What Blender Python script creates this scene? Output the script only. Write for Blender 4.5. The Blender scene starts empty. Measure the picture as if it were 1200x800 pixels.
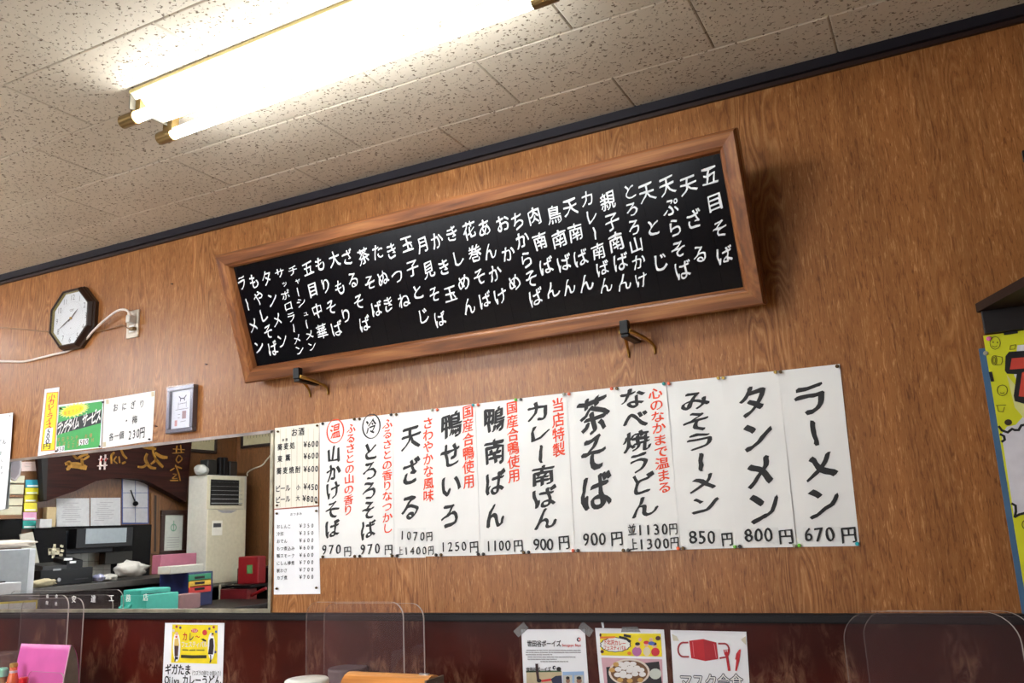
import bpy, bmesh, math, random
from mathutils import Vector, Matrix, noise
random.seed(7)
S = bpy.context.scene
COL = S.collection

# ------------------------------------------------------------------ camera, world, exposure
RIGHT = Vector((0.88738423, 0.45891061, -0.04416191))
UP = Vector((0.1358669, -0.16877642, 0.97624521))
FWD = Vector((-0.44055579, 0.87230475, 0.21212029))
CAM = Vector((0, -2.4, 1.2))
FPX = 993.375
cd = bpy.data.cameras.new('camera'); cam = bpy.data.objects.new('camera', cd); COL.objects.link(cam)
cd.sensor_width = 36; cd.lens = 36 * FPX / 1200; cd.clip_start = .02
mw = Matrix.Identity(4)
for i in range(3):
    mw[i][0] = RIGHT[i]; mw[i][1] = UP[i]; mw[i][2] = -FWD[i]; mw[i][3] = CAM[i]
cam.matrix_world = mw
S.camera = cam
w = bpy.data.worlds.new('room_air'); S.world = w; w.use_nodes = True
w.node_tree.nodes['Background'].inputs[0].default_value = (.9, .93, 1, 1)
w.node_tree.nodes['Background'].inputs[1].default_value = .15
S.view_settings.view_transform = 'Standard'; S.view_settings.look = 'None'
S.view_settings.exposure = 2.18; S.view_settings.gamma = 1.0
S.view_settings.use_curve_mapping = False
FILL = bpy.data.lights.new('rear_fill_light', 'AREA'); FILL.shape = 'RECTANGLE'; FILL.size = 3.2; FILL.size_y = 1.25
FILL.energy = 16; FILL.color = (.93, .96, 1.0)
fillo = bpy.data.objects.new('rear_fill_light', FILL); COL.objects.link(fillo); fillo.location = (-3.0, -4.32, 1.6)
fillo.rotation_euler = (math.radians(90), 0, 0)     # added fill light, shining in through the added window behind the diner
LAMP = 6.5        # strength of the fluorescent tubes
ROOM_LAMP = 27.0

# ------------------------------------------------------------------ real places measured along sight lines
def ray(px, py): return FWD + RIGHT * ((px - 600) / FPX) - UP * ((py - 400) / FPX)
def at(px, py, ax, val):
    d = ray(px, py); return CAM + d * ((val - CAM[ax]) / d[ax])
def W(px, py, off=0.0):            # point on the menu wall (plane y = -off): (x, z)
    p = at(px, py, 1, -off); return (p.x, p.z)
def L(px, py, X):                  # point on a plane x = X seen in the wall mirror
    p = at(px, py, 0, X); return Vector((p.x, -p.y, p.z))
def RW(px, py, Y):                 # point on a plane y = Y (behind the camera) seen in the mirror
    p = at(px, py, 1, -Y); return Vector((p.x, Y, p.z))

# ------------------------------------------------------------------ materials
MATS = {}
def srgb(r, g, b):
    f = lambda c: (c / 255) / 12.92 if c / 255 <= .04045 else ((c / 255 + .055) / 1.055) ** 2.4
    return (f(r), f(g), f(b), 1)
def mat(name, rgb, rough=.6, metal=0, var=.06, scale=30, spec=.5, bump=0, emit=0, coat=0):
    if name in MATS: return MATS[name]
    m = bpy.data.materials.new(name); m.use_nodes = True; nt = m.node_tree; N = nt.nodes; K = nt.links
    b = N['Principled BSDF']; c = srgb(*rgb)
    tc = N.new('ShaderNodeTexCoord'); no = N.new('ShaderNodeTexNoise'); no.inputs['Scale'].default_value = scale
    no.inputs['Detail'].default_value = 3
    K.new(tc.outputs['Object'], no.inputs['Vector'])
    cr = N.new('ShaderNodeValToRGB'); cr.color_ramp.elements[0].position = .3; cr.color_ramp.elements[1].position = .7
    cr.color_ramp.elements[0].color = tuple(k * (1 - var) for k in c[:3]) + (1,)
    cr.color_ramp.elements[1].color = tuple(min(1, k * (1 + var)) for k in c[:3]) + (1,)
    K.new(no.outputs['Fac'], cr.inputs['Fac']); K.new(cr.outputs['Color'], b.inputs['Base Color'])
    b.inputs['Roughness'].default_value = rough; b.inputs['Metallic'].default_value = metal
    b.inputs['Specular IOR Level'].default_value = spec
    if coat: b.inputs['Coat Weight'].default_value = coat
    if bump:
        bp = N.new('ShaderNodeBump'); bp.inputs['Strength'].default_value = bump; bp.inputs['Distance'].default_value = .002
        K.new(no.outputs['Fac'], bp.inputs['Height']); K.new(bp.outputs['Normal'], b.inputs['Normal'])
    if emit:
        b.inputs['Emission Color'].default_value = c; b.inputs['Emission Strength'].default_value = emit
    MATS[name] = m; return m

def ramp(N, stops):
    cr = N.new('ShaderNodeValToRGB'); e = cr.color_ramp.elements
    while len(e) < len(stops): e.new(.5)
    for k, (p, c) in enumerate(stops): e[k].position = p; e[k].color = c
    return cr
def mapped(N, K, sc, rot=(0, 0, 0)):
    tc = N.new('ShaderNodeTexCoord'); mp = N.new('ShaderNodeMapping')
    mp.inputs['Scale'].default_value = sc; mp.inputs['Rotation'].default_value = rot
    K.new(tc.outputs['Object'], mp.inputs['Vector']); return mp
def noise_n(N, K, mp, scale=1, detail=3, dist=0, rough=.5):
    n = N.new('ShaderNodeTexNoise'); n.inputs['Scale'].default_value = scale; n.inputs['Detail'].default_value = detail
    n.inputs['Distortion'].default_value = dist; n.inputs['Roughness'].default_value = rough
    K.new(mp.outputs[0], n.inputs['Vector']); return n
def mixc(N, K, fac, a, b, mode='MIX'):
    m = N.new('ShaderNodeMix'); m.data_type = 'RGBA'; m.blend_type = mode
    for sock, v in ((m.inputs[0], fac), (m.inputs[6], a), (m.inputs[7], b)):
        if hasattr(v, 'links'): K.new(v, sock)
        else: sock.default_value = v
    return m.outputs[2]

def wood_panel_mat(name='wood_grain_panelling', dark=(116, 70, 34), mid=(158, 103, 56), light=(194, 142, 90), along=2, rough=.36):
    """printed plywood: fine grain flecks running along one axis with wandering flame bands"""
    if name in MATS: return MATS[name]
    m = bpy.data.materials.new(name); m.use_nodes = True; N = m.node_tree.nodes; K = m.node_tree.links
    b = N['Principled BSDF']
    def sc(a, c):
        v = [a, a, a]; v[along] = c; return v
    fleck = noise_n(N, K, mapped(N, K, sc(190, 22)), 1, 5, 1.1, .62)
    broad = noise_n(N, K, mapped(N, K, sc(16, .8)), 1, 3, .5)
    band = noise_n(N, K, mapped(N, K, sc(4.2, .55)), 1, 2, .4)
    flow = noise_n(N, K, mapped(N, K, sc(9, 1.5)), 1, 2, .2, .5)
    mu = N.new('ShaderNodeMath'); mu.operation = 'MULTIPLY'; mu.inputs[1].default_value = 150; K.new(flow.outputs[0], mu.inputs[0])
    si = N.new('ShaderNodeMath'); si.operation = 'SINE'; K.new(mu.outputs[0], si.inputs[0])
    c1 = ramp(N, [(.33, srgb(*dark)), (.47, srgb(*mid)), (.56, srgb(*mid)), (.68, srgb(*light))])
    K.new(fleck.outputs[0], c1.inputs[0])
    c2 = ramp(N, [(.22, srgb(*dark)), (.36, srgb(*mid)), (.6, srgb(*mid)), (.8, srgb(*light))])
    ma = N.new('ShaderNodeMapRange'); ma.inputs[1].default_value = -1; K.new(si.outputs[0], ma.inputs[0])
    fx = N.new('ShaderNodeMix'); fx.data_type = 'FLOAT'; fx.inputs[0].default_value = .45
    K.new(ma.outputs[0], fx.inputs[2]); K.new(fleck.outputs[0], fx.inputs[3])
    K.new(fx.outputs[0], c2.inputs[0])
    mk = ramp(N, [(.5, (0, 0, 0, 1)), (.62, (.62, .62, .62, 1))]); K.new(band.outputs[0], mk.inputs[0])
    col = mixc(N, K, mk.outputs[0], c1.outputs[0], c2.outputs[0])
    br = ramp(N, [(.3, (.82, .8, .78, 1)), (.7, (1.08, 1.07, 1.06, 1))]); K.new(broad.outputs[0], br.inputs[0])
    col = mixc(N, K, 1.0, col, br.outputs[0], 'MULTIPLY')
    K.new(col, b.inputs['Base Color']); b.inputs['Roughness'].default_value = rough
    b.inputs['Specular IOR Level'].default_value = .36
    MATS[name] = m; return m

def frame_wood_mat(name, along, dark=(92, 50, 24), mid=(140, 84, 44), light=(182, 124, 72), rough=.36):
    if name in MATS: return MATS[name]
    m = bpy.data.materials.new(name); m.use_nodes = True; N = m.node_tree.nodes; K = m.node_tree.links
    b = N['Principled BSDF']
    v = [22, 22, 22]; v[along] = 1.3
    n = noise_n(N, K, mapped(N, K, v), 1, 4, 1.2); v2 = [160, 160, 160]; v2[along] = 6
    f = noise_n(N, K, mapped(N, K, v2), 1, 2)
    c = ramp(N, [(.3, srgb(*dark)), (.5, srgb(*mid)), (.72, srgb(*light))]); K.new(n.outputs[0], c.inputs[0])
    g = ramp(N, [(.35, (.8, .8, .8, 1)), (.6, (1, 1, 1, 1))]); K.new(f.outputs[0], g.inputs[0])
    K.new(mixc(N, K, .8, c.outputs[0], g.outputs[0], 'MULTIPLY'), b.inputs['Base Color'])
    b.inputs['Roughness'].default_value = rough; b.inputs['Specular IOR Level'].default_value = .15 if rough > .5 else .5
    MATS[name] = m; return m

def ceiling_mat():
    m = bpy.data.materials.new('fissured_ceiling_board'); m.use_nodes = True; N = m.node_tree.nodes; K = m.node_tree.links
    b = N['Principled BSDF']
    mp = mapped(N, K, (1, 1.35, 1), (0, 0, .25))
    wv = noise_n(N, K, mp, 75, 2, 0)
    v = N.new('ShaderNodeTexVoronoi'); v.inputs['Scale'].default_value = 46
    add = N.new('ShaderNodeMixRGB'); add.blend_type = 'ADD'; add.inputs[0].default_value = .022
    K.new(mp.outputs[0], add.inputs[1]); K.new(wv.outputs['Color'], add.inputs[2]); K.new(add.outputs[0], v.inputs['Vector'])
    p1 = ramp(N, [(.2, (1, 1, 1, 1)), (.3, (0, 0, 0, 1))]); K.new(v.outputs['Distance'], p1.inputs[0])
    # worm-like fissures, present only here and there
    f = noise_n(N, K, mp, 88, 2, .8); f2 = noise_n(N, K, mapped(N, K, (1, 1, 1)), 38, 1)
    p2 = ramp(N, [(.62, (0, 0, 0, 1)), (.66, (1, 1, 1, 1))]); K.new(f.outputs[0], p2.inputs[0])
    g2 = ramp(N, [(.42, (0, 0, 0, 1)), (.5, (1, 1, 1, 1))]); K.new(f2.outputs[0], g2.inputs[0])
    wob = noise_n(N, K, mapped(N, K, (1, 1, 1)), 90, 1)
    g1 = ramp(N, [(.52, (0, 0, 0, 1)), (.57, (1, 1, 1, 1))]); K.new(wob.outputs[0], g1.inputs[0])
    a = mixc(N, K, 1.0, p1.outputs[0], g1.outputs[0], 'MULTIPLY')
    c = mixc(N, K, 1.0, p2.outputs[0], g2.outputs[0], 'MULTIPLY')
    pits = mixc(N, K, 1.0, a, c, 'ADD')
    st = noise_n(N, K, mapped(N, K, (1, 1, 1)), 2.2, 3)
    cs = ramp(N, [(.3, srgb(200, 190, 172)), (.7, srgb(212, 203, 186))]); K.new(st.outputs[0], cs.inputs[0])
    col = mixc(N, K, pits, cs.outputs[0], srgb(112, 96, 78))  # dark pit colour paints in the shade that falls inside the pits
    K.new(col, b.inputs['Base Color']); b.inputs['Roughness'].default_value = .85
    inv = N.new('ShaderNodeInvert'); K.new(pits, inv.inputs['Color'])
    bp = N.new('ShaderNodeBump'); bp.inputs['Strength'].default_value = .9; bp.inputs['Distance'].default_value = .003
    K.new(inv.outputs[0], bp.inputs['Height']); K.new(bp.outputs[0], b.inputs['Normal'])
    return m

def lacquer_mat():
    m = bpy.data.materials.new('red_brown_lacquer'); m.use_nodes = True; N = m.node_tree.nodes; K = m.node_tree.links
    b = N['Principled BSDF']
    base = noise_n(N, K, mapped(N, K, (3, 3, 5)), 1, 3, .5)
    c = ramp(N, [(.3, srgb(54, 12, 6)), (.7, srgb(76, 20, 9))]); K.new(base.outputs[0], c.inputs[0])
    patch = noise_n(N, K, mapped(N, K, (7, 7, 5)), 1, 1, .2)
    pm = ramp(N, [(.47, (0, 0, 0, 1)), (.68, (1, 1, 1, 1))]); K.new(patch.outputs[0], pm.inputs[0])
    scr = noise_n(N, K, mapped(N, K, (42, 42, 16), (0, .4, 0)), 1, 4, 1.2, .6)
    sm = ramp(N, [(.42, (0, 0, 0, 1)), (.66, (.7, .7, .7, 1))]); K.new(scr.outputs[0], sm.inputs[0])
    k = mixc(N, K, 1.0, pm.outputs[0], sm.outputs[0], 'MULTIPLY')
    K.new(mixc(N, K, k, c.outputs[0], srgb(150, 112, 86)), b.inputs['Base Color'])
    b.inputs['Roughness'].default_value = .3; b.inputs['Specular IOR Level'].default_value = .25; return m

def clear_mat(name, tint=(1, 1, 1), haze=.05, hazecol=(230, 225, 225), rough=.05):
    if name in MATS: return MATS[name]
    m = bpy.data.materials.new(name); m.use_nodes = True; N = m.node_tree.nodes; K = m.node_tree.links
    N.remove(N['Principled BSDF']); out = N['Material Output']
    t = N.new('ShaderNodeBsdfTransparent'); t.inputs[0].default_value = (*tint, 1)
    g = N.new('ShaderNodeBsdfGlossy'); g.inputs['Roughness'].default_value = rough
    d = N.new('ShaderNodeBsdfDiffuse'); d.inputs[0].default_value = srgb(*hazecol)
    fr = N.new('ShaderNodeFresnel'); fr.inputs[0].default_value = 1.45
    geo = N.new('ShaderNodeNewGeometry')
    s1 = N.new('ShaderNodeMixShader'); s2 = N.new('ShaderNodeMixShader'); s1.inputs[0].default_value = haze
    K.new(t.outputs[0], s1.inputs[1]); K.new(d.outputs[0], s1.inputs[2])
    # reflection only on the face turned to the viewer's side of the sheet, as a thin sheet has
    inv = N.new('ShaderNodeMath'); inv.operation = 'SUBTRACT'; inv.inputs[0].default_value = 1
    K.new(geo.outputs['Backfacing'], inv.inputs[1])
    mul = N.new('ShaderNodeMath'); mul.operation = 'MULTIPLY'
    K.new(fr.outputs[0], mul.inputs[0]); K.new(inv.outputs[0], mul.inputs[1])
    K.new(mul.outputs[0], s2.inputs[0]); K.new(s1.outputs[0], s2.inputs[1]); K.new(g.outputs[0], s2.inputs[2])
    K.new(s2.outputs[0], out.inputs[0]); MATS[name] = m; return m

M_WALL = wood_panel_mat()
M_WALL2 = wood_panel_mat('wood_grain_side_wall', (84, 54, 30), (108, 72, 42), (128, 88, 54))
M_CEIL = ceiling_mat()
M_LACQ = lacquer_mat()
M_PAPER = mat('menu_paper', (242, 242, 240), .8, var=.035, scale=6)
M_PAPER2 = mat('white_print_paper', (244, 246, 250), .7, var=.02, scale=6)
M_CREAM = mat('ruled_cream_paper', (240, 236, 222), .8, var=.03, scale=8)
M_INK = mat('black_ink', (22, 21, 22), .6)
M_INK2 = mat('grey_print', (96, 94, 98), .8)
M_INK3 = mat('pale_print', (150, 148, 150), .8)
M_RED = mat('vermilion_ink', (240, 76, 34), .7)
M_WHITE = mat('white_paint', (240, 240, 236), .5)
M_DKTRIM = mat('dark_trim', (20, 16, 18), .6, var=.2, spec=.25)
M_BLACK = mat('black_plastic', (11, 11, 13), .4, spec=.3)
M_CREAMPL = mat('cream_plastic', (206, 200, 176), .45)
M_GREYPL = mat('grey_plastic', (150, 152, 152), .5)
M_STEEL = mat('brushed_steel', (170, 170, 172), .3, 1)
M_BRASS = mat('brass', (176, 138, 70), .3, .9)
M_BROWNMET = mat('bronze_socket', (140, 116, 74), .3, .85)
M_FIXT = mat('lamp_white_enamel', (226, 222, 204), .35)
M_YEL = mat('yellow_print', (244, 222, 20), .6)
M_GREEN = mat('green_print', (62, 168, 84), .6)
M_NAVY = mat('navy_print', (30, 36, 66), .6)
M_CLEAR = clear_mat('clear_acrylic', (.98, .97, .975), .022, (190, 170, 175))
M_EDGE = clear_mat('acrylic_edge_highlight', (.95, .93, .92), .62, (214, 204, 196), .15)  # paler copy that paints the highlight on the right-hand edges
M_EDGE2 = clear_mat('acrylic_edge_faint', (.95, .93, .92), .16, (200, 190, 184), .15)  # fainter copy for the edges without the painted highlight
M_TAPE = clear_mat('clear_tape', (.8, .8, .8), .3, (200, 200, 200), .2)

# ------------------------------------------------------------------ object helpers
ORG = {}
def prop(o, label=None, cat=None, group=None, kind=None):
    for k, v in (('label', label), ('category', cat), ('group', group), ('kind', kind)):
        if v: o[k] = v
    return o
def obj(name, verts, faces, m, parent=None, label=None, cat=None, group=None, kind=None, smooth=False, midx=None):
    verts = [Vector(v) for v in verts]
    lo = [min(v[i] for v in verts) for i in range(3)]; hi = [max(v[i] for v in verts) for i in range(3)]
    o0 = Vector(((lo[0] + hi[0]) / 2, (lo[1] + hi[1]) / 2, lo[2]))
    me = bpy.data.meshes.new(name); me.from_pydata([v - o0 for v in verts], [], faces)
    for mm in (m if isinstance(m, (list, tuple)) else [m]): me.materials.append(mm)
    if midx: me.polygons.foreach_set('material_index', midx)
    if smooth: me.polygons.foreach_set('use_smooth', [True] * len(me.polygons))
    me.update()
    o = bpy.data.objects.new(name, me); COL.objects.link(o)
    if parent: o.parent = parent; o.location = o0 - ORG[parent.name]
    else: o.location = o0
    ORG[o.name] = o0
    return prop(o, label, cat, group, kind)
def empty(name, loc, label=None, cat=None, group=None, kind=None, parent=None):
    o = bpy.data.objects.new(name, None); o.empty_display_size = .05; COL.objects.link(o)
    loc = Vector(loc); ORG[o.name] = loc
    o.location = loc - ORG[parent.name] if parent else loc
    if parent: o.parent = parent
    return prop(o, label, cat, group, kind)
def xform(vs, f): return [f(v) for v in vs]
def box_geo(x0, x1, y0, y1, z0, z1, bev=0):
    if x0 > x1: x0, x1 = x1, x0
    if y0 > y1: y0, y1 = y1, y0
    if z0 > z1: z0, z1 = z1, z0
    if not bev:
        v = [(x, y, z) for x in (x0, x1) for y in (y0, y1) for z in (z0, z1)]
        f = [(0, 1, 3, 2), (4, 6, 7, 5), (0, 4, 5, 1), (2, 3, 7, 6), (0, 2, 6, 4), (1, 5, 7, 3)]
        return [Vector(p) for p in v], f
    bm = bmesh.new(); bmesh.ops.create_cube(bm, size=1)
    for v in bm.verts: v.co = Vector(((x0 + x1) / 2 + v.co.x * (x1 - x0), (y0 + y1) / 2 + v.co.y * (y1 - y0), (z0 + z1) / 2 + v.co.z * (z1 - z0)))
    bmesh.ops.bevel(bm, geom=bm.edges[:], offset=min(bev, .45 * min(x1 - x0, y1 - y0, z1 - z0)), segments=2, affect='EDGES', profile=.6)
    vs = [v.co.copy() for v in bm.verts]; bm.verts.index_update(); fs = [tuple(v.index for v in f.verts) for f in bm.faces]; bm.free(); return vs, fs
def join(*gs):
    V, F = [], []
    for v, f in gs:
        n = len(V); V += list(v); F += [tuple(i + n for i in q) for q in f]
    return V, F
def bx(name, x0, x1, y0, y1, z0, z1, m, parent=None, bev=0, **k):
    return obj(name, *box_geo(x0, x1, y0, y1, z0, z1, bev), m, parent, **k)
def tube_geo(pts, r, n=8, caps=True):
    pts = [Vector(p) for p in pts]; V, F = [], []
    rs = r if isinstance(r, (list, tuple)) else [r] * len(pts)
    prev = None
    for i, p in enumerate(pts):
        d = (pts[min(i + 1, len(pts) - 1)] - pts[max(i - 1, 0)]).normalized()
        if prev is None:
            a = d.orthogonal().normalized()
        else:
            a = prev - d * prev.dot(d); a = a.normalized() if a.length > 1e-6 else d.orthogonal().normalized()
        prev = a; b = d.cross(a)
        for k in range(n):
            t = 2 * math.pi * k / n; V.append(p + (a * math.cos(t) + b * math.sin(t)) * rs[i])
    for i in range(len(pts) - 1):
        for k in range(n):
            F.append((i * n + k, i * n + (k + 1) % n, (i + 1) * n + (k + 1) % n, (i + 1) * n + k))
    if caps: F.append(tuple(range(n))[::-1]); F.append(tuple((len(pts) - 1) * n + k for k in range(n)))
    return V, F
def smooth_path(pts, n=6):
    pts = [Vector(p) for p in pts]; out = []
    for i in range(len(pts) - 1):
        p0 = pts[max(i - 1, 0)]; p1 = pts[i]; p2 = pts[i + 1]; p3 = pts[min(i + 2, len(pts) - 1)]
        for k in range(n):
            t = k / n
            out.append(.5 * ((2 * p1) + (p2 - p0) * t + (2 * p0 - 5 * p1 + 4 * p2 - p3) * t * t + (3 * p1 - p0 - 3 * p2 + p3) * t ** 3))
    return out + [pts[-1]]
def lathe_geo(c, prof, n=24):
    V, F = [], []
    for r, z in prof:
        for k in range(n):
            t = 2 * math.pi * k / n; V.append(Vector((c[0] + r * math.cos(t), c[1] + r * math.sin(t), c[2] + z)))
    for i in range(len(prof) - 1):
        for k in range(n): F.append((i * n + k, i * n + (k + 1) % n, (i + 1) * n + (k + 1) % n, (i + 1) * n + k))
    F.append(tuple(range(n))[::-1]); F.append(tuple((len(prof) - 1) * n + k for k in range(n)))
    return V, F
def prism_geo(poly, f, d):
    """poly: 2-D points; f maps (u, v, h) to 3-D; thickness from h=0 to h=d"""
    n = len(poly); V = [f(u, v, 0) for u, v in poly] + [f(u, v, d) for u, v in poly]
    F = [tuple(range(n))[::-1], tuple(range(n, 2 * n))] + [(i, (i + 1) % n, n + (i + 1) % n, n + i) for i in range(n)]
    return V, F
def flat_wall(name, pts, off, m, parent, th=.0002, **k):     # thin printed patch on the menu wall, px corner points
    return obj(name, *prism_geo([W(*p) for p in pts][::-1], lambda u, v, h: Vector((u, -off - h, v)), th), m, parent, **k)
def ell(cx, cy, rx, ry, n=20, a0=0, a1=2 * math.pi):
    return [(cx + rx * math.cos(a0 + (a1 - a0) * k / n), cy + ry * math.sin(a0 + (a1 - a0) * k / n)) for k in range(n)]

# ------------------------------------------------------------------ lettering
GL = {}
_fc = bpy.data.curves.new('glyph', 'FONT'); _fo = bpy.data.objects.new('glyph', _fc); COL.objects.link(_fo)
_fc.resolution_u = 3
def glyph(ch):
    if ch in GL: return GL[ch]
    _fc.body = ch; dg = bpy.context.evaluated_depsgraph_get(); dg.update()
    me = bpy.data.meshes.new_from_object(_fo.evaluated_get(dg), depsgraph=dg)
    V = [(v.co.x, v.co.y) for v in me.vertices]; F = [tuple(p.vertices) for p in me.polygons]
    bpy.data.meshes.remove(me)
    if ord(ch) < 256 and V:
        cx = (min(v[0] for v in V) + max(v[0] for v in V)) / 2; cy = .37
    else: cx, cy = .5, .38
    V = [(x - cx, y - cy) for x, y in V]
    GL[ch] = (V, F); return GL[ch]
def place(items, shear=0, nib=(), warp=0.0, seed=0):
    """items: (ch, u, v, w, h[, rot]) -> flat 2-D mesh (verts with layer index)"""
    V, F = [], []
    for k, it in enumerate(items):
        ch, u, v, wd, ht = it[:5]; rot = it[5] if len(it) > 5 else 0
        if ch == ' ': continue
        gv, gf = glyph(ch)
        for li, (dx, dy) in enumerate(nib or ((0, 0),)):
            n = len(V)
            for x, y in gv:
                if warp:
                    q = Vector((x * 3 + seed + k * 7.3, y * 3 - k * 3.1, .5)); x2 = x + warp * noise.noise(q); y2 = y + warp * noise.noise(q + Vector((31, 17, 5)))
                else: x2, y2 = x, y
                x2 += dx; y2 += dy
                if rot: x2, y2 = x2 * math.cos(rot) - y2 * math.sin(rot), x2 * math.sin(rot) + y2 * math.cos(rot)
                y2 += shear * x2
                V.append((u + x2 * wd, v + y2 * ht, li))
            F += [tuple(i + n for i in q) for q in gf]
    return V, F
BRUSH = dict(shear=.13, nib=((-.033, -.02), (-.011, -.006), (.011, .008), (.033, .02)), warp=.1)
BRUSH_L = dict(shear=.12, nib=((-.02, -.014), (0, 0), (.02, .014)), warp=.06)
PEN = dict(shear=.05, nib=((-.018, -.01), (.018, .01)), warp=.05)
BOLD = dict(nib=((-.03, -.02), (-.01, .02), (.012, -.018), (.03, .02)))
PLAIN = {}
def lettering(name, items, f, m, parent, style=PLAIN, seed=0, **k):
    V, F = place(items, seed=seed, **style)
    if not V: return None
    V3 = [f(u, v, li) for u, v, li in V]
    # make all faces look the same way (towards +h)
    n0 = (f(1e-3, 0, 0) - f(0, 0, 0)).cross(f(0, 1e-3, 0) - f(0, 0, 0))
    return obj(name, V3, F, m, parent, **k)
def on_wall(off): return lambda u, v, li: Vector((u, -off - li * .00006, v))
def colm(text, p0, p1, sz, o=(0, 0), s=1, wd=None, ht=None, proj=W):
    """vertical column of characters between two px centres (crop origin o, scale s)"""
    a = proj(o[0] + p0[0] / s, o[1] + p0[1] / s); b = proj(o[0] + p1[0] / s, o[1] + p1[1] / s)
    n = len(text); out = []
    for i, ch in enumerate(text):
        t = i / max(1, n - 1); wch, hch = (wd or sz), (ht or sz); u = a[0] + (b[0] - a[0]) * t; v = a[1] + (b[1] - a[1]) * t
        rot = -math.pi / 2 if ch == 'ー' else 0
        if ch in 'ッャュょゃ': wch *= .62; hch *= .62; u += sz * .16
        if rot: hch *= .95
        out.append((ch, u, v, wch, hch, rot))
    return out
def row(text, p0, p1, sz, o=(0, 0), s=1, wd=None, ht=None, proj=W):
    a = proj(o[0] + p0[0] / s, o[1] + p0[1] / s); b = proj(o[0] + p1[0] / s, o[1] + p1[1] / s); n = len(text)
    return [(ch, a[0] + (b[0] - a[0]) * i / max(1, n - 1), a[1] + (b[1] - a[1]) * i / max(1, n - 1), wd or sz, ht or sz) for i, ch in enumerate(text)]

def arow(text, p0, p1, hf, o, s, wf_=1.0):
    a = W(o[0] + p0[0] / s, o[1] + p0[1] / s); b = W(o[0] + p1[0] / s, o[1] + p1[1] / s); n = len(text)
    sp = math.hypot(b[0] - a[0], b[1] - a[1]) / (n - 1)
    return row(text, p0, p1, sp * 1.02, o, s, wd=sp * 1.02 * wf_, ht=sp * 1.02 * hf)
# ================================================================== the room
XL, XR, YR = -6.5, 1.7, -4.1
def zc(x): return 2.464 - .0060 * x       # ceiling height (it sags slightly to the right)
def zr(x): return .9455 + .0040 * x       # top of the chair rail
bx('floor', XL - .1, XR + .1, YR - .1, .1, -.1, 0, mat('pale_floor', (204, 196, 182), .5, var=.1, scale=5), kind='structure')
wf = bx('wall_front', XL - .1, XR + .1, .0, .1, 0, 2.62, M_WALL, kind='structure')
def slopebox(name, x0, x1, y0, y1, fz0, fz1, m, parent=None, **k):
    v, f = box_geo(x0, x1, y0, y1, 0, 1)
    v = [Vector((p.x, p.y, fz1(p.x) if p.z > .5 else fz0(p.x))) for p in v]
    return obj(name, v, f, m, parent, **k)
slopebox('wainscot_panel', XL, XR, -.006, 0, lambda x: 0.0, lambda x: zr(x) - .012, M_LACQ, wf)
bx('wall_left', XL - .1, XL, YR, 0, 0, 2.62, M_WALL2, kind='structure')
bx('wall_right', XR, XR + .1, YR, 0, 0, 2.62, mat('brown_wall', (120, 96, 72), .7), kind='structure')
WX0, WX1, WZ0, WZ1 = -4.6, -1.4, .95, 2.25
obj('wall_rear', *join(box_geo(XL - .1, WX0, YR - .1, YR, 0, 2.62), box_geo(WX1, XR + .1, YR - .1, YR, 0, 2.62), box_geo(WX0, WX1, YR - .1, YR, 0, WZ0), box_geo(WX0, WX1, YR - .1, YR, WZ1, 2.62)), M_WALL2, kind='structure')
wn = empty('added_window_1', ((WX0 + WX1) / 2, YR, WZ0), kind='structure')  # unseen window, added so that fill light reaches the menu wall
for i in range(4):
    x = WX0 + (WX1 - WX0 - .05) * i / 3; bx('added_window_upright', x, x + .05, YR - .07, YR - .02, WZ0, WZ1, mat('window_aluminium', (150, 146, 140), .4, .5), wn)
for z in (WZ0, WZ1 - .05): bx('added_window_rail', WX0, WX1, YR - .065, YR - .025, z, z + .05, mat('window_aluminium', (150, 146, 140), .4, .5), wn)
# chair rail: dark moulding with a thin pale lip on top
t1 = slopebox('trim_1', XL, XR, -.02, 0, lambda x: zr(x) - .024, zr, M_DKTRIM, kind='structure')
slopebox('rail_bead', XL, XR, -.024, -.02, lambda x: zr(x) - .020, lambda x: zr(x) - .005, mat('dark_bead', (22, 18, 20), .5, spec=.3), t1)
# dark cornice under the ceiling
t2 = slopebox('trim_2', XL, XR, -.026, 0, lambda x: zc(x) - .03, lambda x: zc(x) + .005, mat('cornice_dark', (26, 23, 32), .6, spec=.3), kind='structure')
slopebox('cornice_lip', XL, XR, -.012, 0, lambda x: zc(x) - .042, lambda x: zc(x) - .03, mat('cornice_brown', (44, 26, 22), .45), t2)
# ceiling: backing plus boards laid in staggered courses, edges chamfered
ce = slopebox('ceiling', XL - .1, XR + .1, YR - .1, .1, lambda x: zc(x) + .012, lambda x: zc(x) + .06, mat('ceiling_backing', (120, 112, 98), .9), kind='structure')
TLX, TLY = .602, .288
def tile_mesh(wd, dp):
    g = .0007; c = .004; bm = bmesh.new(); V = []
    for (ins, z) in ((g, .012), (g, .003), (g + c, 0)):
        for sx, sy in ((-1, -1), (1, -1), (1, 1), (-1, 1)):
            V.append((sx * (wd / 2 - ins), sy * (dp / 2 - ins), z))
    F = [(8, 11, 10, 9)] + [(i * 4 + k, i * 4 + (k + 1) % 4, (i + 1) * 4 + (k + 1) % 4, (i + 1) * 4 + k) for i in range(2) for k in range(4)]
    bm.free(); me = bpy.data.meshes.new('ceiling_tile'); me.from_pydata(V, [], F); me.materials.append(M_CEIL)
    # world-consistent texture: give every board its own patch by object coordinates of the board
    return me
TM = {}
r_ = 0; y = 0.0
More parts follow.
